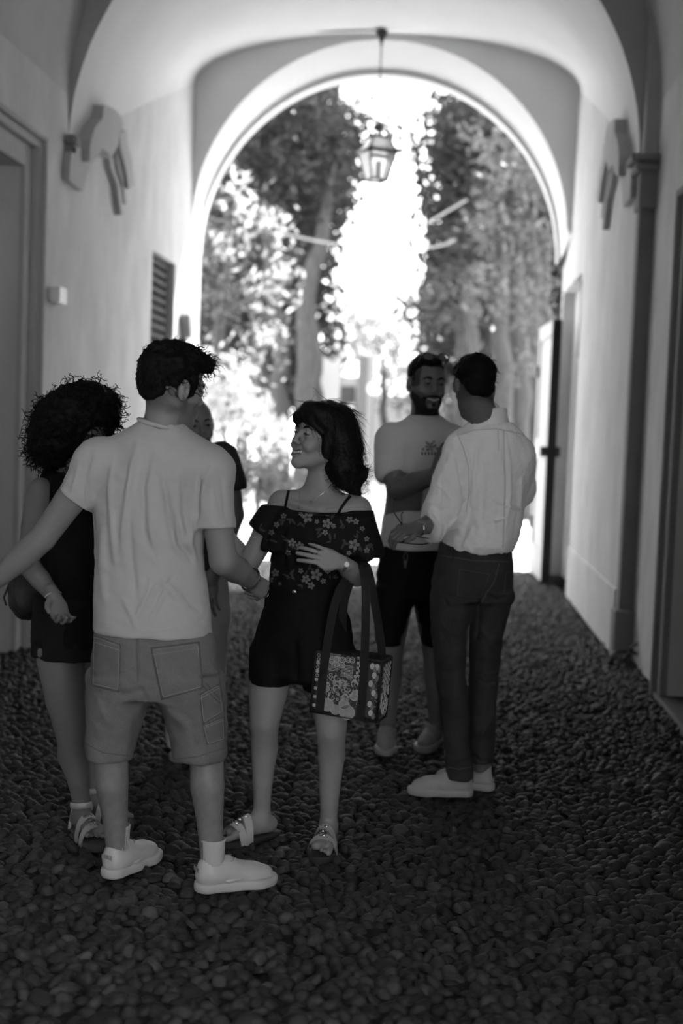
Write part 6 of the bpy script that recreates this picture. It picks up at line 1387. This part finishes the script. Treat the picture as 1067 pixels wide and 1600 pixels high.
# her shoulder bag behind the hip
bc = J(46, 925, .14); t = thing('shoulder_bag', 'dark rounded shoulder bag hanging behind the curly-haired woman\'s hip', 'bag', tuple(bc))
S = Sdf(); S.ell(bc, (.075, .11, .105), None, .03); S.box(bc+np.array([.02, 0, .02]), (.06, .09, .08), None, .03, .02); garment('bag_body', S, .006, t, mat('dark_nylon', .022, .6, .3, noise=.2, nscale=8), [([(22, 905), (25, 935), (38, 965)], .004, .006), ([(32, 900), (36, 935), (48, 965)], .004, -.005)], [(.08, .004, 95)])
mb = MB(); mb.tube([bc+[.02, 0, .10], J(50, 850, .12), J(66, 780, .12), J(84, 745, .06)], .010, 6); mb.build('bag_strap', MATS['dark_nylon'], t, smooth=True)
mb = MB(); mb.tube([bc+[-.07, -.02, .03], bc+[-.085, -.03, -.02], bc+[-.075, -.03, -.05]], .004, 6); mb.build('zip_pull', MATS['dark_nylon'], t)

# ================= insulated lunch bag hanging from the smiling woman's forearm
Yg = 4.30; J = lambda u, v, d=0: at(u, v, Yg+d)
TL, TR, BR, BL = J(486, 1018), J(597, 1020), J(596, 1122), J(484, 1112)
W_ = np.linalg.norm(TR-TL); H_ = np.linalg.norm(BL-TL); ux = np.array([.972, -.235, 0]); ux /= np.linalg.norm(ux); uy = np.array([-ux[1], ux[0], 0]); W_ = .238; H_ = .207; D_ = .12
og = at(485, 1112, Yg+.03)
bag = thing('lunch_bag', 'square insulated bag printed with lemons and tile patterns, hung from the smiling woman\'s arm', 'bag', tuple(og))
A = np.stack([ux, uy, [0, 0, 1.0]], 1)
A = A@np.array(Matrix.Rotation(math.radians(3.2), 3, 'Y'))
def G(x, y, z): return og+A@np.array([x, y, z])
def GL(mb, nm, m, par, smooth=False): 
    V = np.concatenate(mb.V); mb.V = [og+V@A.T]; mb.Q = [np.concatenate(mb.Q)] if mb.Q else []; mb.T = [np.concatenate(mb.T)] if mb.T else []; return mb.build(nm, m, par, smooth)
bagm = mat('printed_bag_base', .035, .45, .4); webb = mat('black_webbing', .018, .7, .2, bump=.3, bscale=300); pal = mat('print_white', .42, .45, .4); mid = mat('print_mid', .16, .45, .4); lem = mat('print_lemon', .30, .45, .4, noise=.2, nscale=60)
GL(MB().box((0, 0, 0), (W_, D_, H_), .012), 'bag_body', bagm, bag)
GL(MB().box((-.002, -.002, H_-.004), (W_+.002, D_+.002, H_+.007), .005), 'bag_lid', mat('lid_print', .035, .9, .0, noise=.8, nscale=90), bag)
mb = MB(); 
for z in (0, 1):
    for x in (0, 1): mb.tube([(x*W_, z*D_, 0), (x*W_, z*D_, H_)], .0045, 6)
for x in (0, 1): mb.tube([(x*W_, 0, H_), (x*W_, D_, H_)], .0045, 6); mb.tube([(x*W_, 0, 0), (x*W_, D_, 0)], .0045, 6)
mb.tube([(0, 0, 0), (W_, 0, 0)], .003, 6); GL(mb, 'binding', webb, bag, True)
# front print, in bag coordinates (x across, z up)
F1, F2, F3 = MB(), MB(), MB()
def rectp(mb, x, z, w_, h_, d=.0012): mb.box((x, -d, z), (x+w_, .001, z+h_))
def ringp(mb, x, z, r, wd=.0016, a0=0, a1=2*PI, d=.0014, n=16, side=False):
    th = np.linspace(a0, a1, n); P = [(x+r*math.cos(t), -d*.4, z+r*math.sin(t)) for t in th] if not side else [(W_+d*.4, x+r*math.cos(t), z+r*math.sin(t)) for t in th]; mb.tube(P, wd, 5)
def discp(mb, x, z, r, rz=None, d=.0012, n=16):
    rz = rz or r; th = np.arange(n)*2*PI/n; mb.add([(x, -d, z)]+[(x+r*math.cos(t), -d, z+rz*math.sin(t)) for t in th]+[(x+r*math.cos(t), .002, z+rz*math.sin(t)) for t in th], [[1+i, 1+(i+1) % n, 1+n+(i+1) % n, 1+n+i] for i in range(n)], [[0, 1+i, 1+(i+1) % n] for i in range(n)])
for (x0, z0, nx_, nz_) in ((.045, .155, 9, 7), (.098, .140, 9, 9), (.055, .192, 8, 5)):
    for i in range(nx_):
        for j in range(nz_): discp(F1, x0+i*.0048, z0+j*.0048, .0017, None, .0012, 6)
for i in range(4):
    for j in range(7):
        if (i+j) % 2 == 0: rectp(F1, .150+i*.0085, .155+j*.0085, .0085, .0085)
for (x, z) in ((.078, .196), (.098, .196), (.078, .178), (.098, .178), (.060, .188), (.118, .200), (.132, .200)): ringp(F1, x, z, .0095); ringp(F1, x, z, .0045, .001)
for (x, z, s_) in ((.085, .095, 1), (.125, .100, -1), (.085, .130, -1), (.120, .068, 1), (.070, .062, -1), (.148, .120, 1), (.050, .100, 1), (.148, .075, -1), (.105, .115, 1), (.160, .140, 1)):
    ringp(F1, x, z, .011, .0022, 0, 4.4*s_); ringp(F3, x+.006, z-.004, .006, .0018, 1, 5)
q = np.random.default_rng(3)
for k in range(90):
    x, z = q.uniform(.045, .175), q.uniform(.05, .150); ringp(F1, x, z, q.uniform(.003, .007), .0012, q.uniform(0, 3), q.uniform(4, 6.5), .001, 8)
for k in range(120): x, z = q.uniform(.04, .19), q.uniform(.035, .21); rectp(F3, x, z, q.uniform(.002, .005), q.uniform(.001, .004), .0008)
for (x, z, r) in ((.058, .034, .026), (.118, .045, .021), (.160, .082, .022), (.130, .020, .030), (.050, .088, .012), (.088, .022, .020), (.180, .030, .014)): discp(F2, x, z, r, r*.85, .0018); ringp(F1, x, z, r*.86, .0010, 0, 2*PI, .004)
for (x, z) in ((.205, .19), (.215, .16), (.205, .13), (.218, .10), (.208, .06), (.214, .03), (.222, .19)): discp(F1, x, z, .008, .011); discp(F3, x+.01, z-.01, .006, .010, .0016)
for j in range(6): rectp(F1, .006, .02+j*.03, .010, .010)
for j in range(6): ringp(F1, .012, .13+j*.014, .005, .0012)
for k in range(60): x, z = q.uniform(.20, .245), q.uniform(.01, .20); rectp(F3, x, z, q.uniform(.002, .006), q.uniform(.002, .005), .0009)
GL(F1, 'white_print', pal, bag)['kind'] = 'stuff'; GL(F2, 'lemon_print', lem, bag)['kind'] = 'stuff'; GL(F3, 'grey_print', mid, bag)['kind'] = 'stuff'
F4 = MB()
for i in range(6):
    for j in range(8):
        if (i+j) % 2 == 0: F4.box((W_-.001, .03+i*.015, .115+j*.010), (W_+.0014, .045+i*.015, .125+j*.010))
for k in range(34): ringp(F4, q.uniform(.03, .125), q.uniform(.02, .105), q.uniform(.005, .012), .0018, q.uniform(0, 3), q.uniform(4, 7), .002, 12, True)
GL(F4, 'side_print', pal, bag)['kind'] = 'stuff'
# webbing handles looped over her forearm
arm = at(563, 893, Yw-.10)
def ribbon(pts, wdir, wd, nm):
    P = np.array(pts, float); t_ = np.linspace(0, 1, len(P)); tt = np.linspace(0, 1, 26); C_ = np.stack([np.interp(tt, t_, P[:, k]) for k in range(3)], -1)
    for _ in range(3): C_[1:-1] = (C_[:-2]+C_[1:-1]*2+C_[2:])/4
    w_ = np.array(wdir, float); T_ = np.gradient(C_, axis=0); T_ /= np.linalg.norm(T_, axis=1)[:, None]; Wv = w_-T_*(T_@w_)[:, None]; Wv /= np.linalg.norm(Wv, axis=1)[:, None]; Nn = np.cross(T_, Wv)
    Gd = np.stack([C_+Wv*wd*.5*a+Nn*.0013*b for a, b in ((-1, -1), (1, -1), (1, 1), (-1, 1), (-1, -1))], 1); return MB().grid(Gd).build(nm, webb, bag, smooth=False)
x1, x2 = .034, .180
ribbon([G(x1, -.003, .004), G(x1, -.003, H_*.5), G(x1+.002, -.004, H_), at(520, 950, Yw-.20), at(530, 916, Yw-.12), arm+[-.030, .015, .0], arm+[-.004, -.01, .046], arm+[.022, -.05, .01], at(572, 950, Yw-.20), G(x2-.002, -.004, H_), G(x2, -.003, H_*.5), G(x2, -.003, .004)], ux, .029, 'handle')
ribbon([G(x1+.03, D_+.003, .02), G(x1+.03, D_+.004, H_), at(532, 950, Yw-.10), arm+[-.03, .03, -.02], arm+[.008, .0, .050], arm+[.035, .0, -.01], at(586, 950, Yw-.10), G(x2+.03, D_+.004, H_), G(x2+.03, D_+.003, .02)], ux, .029, 'handle')
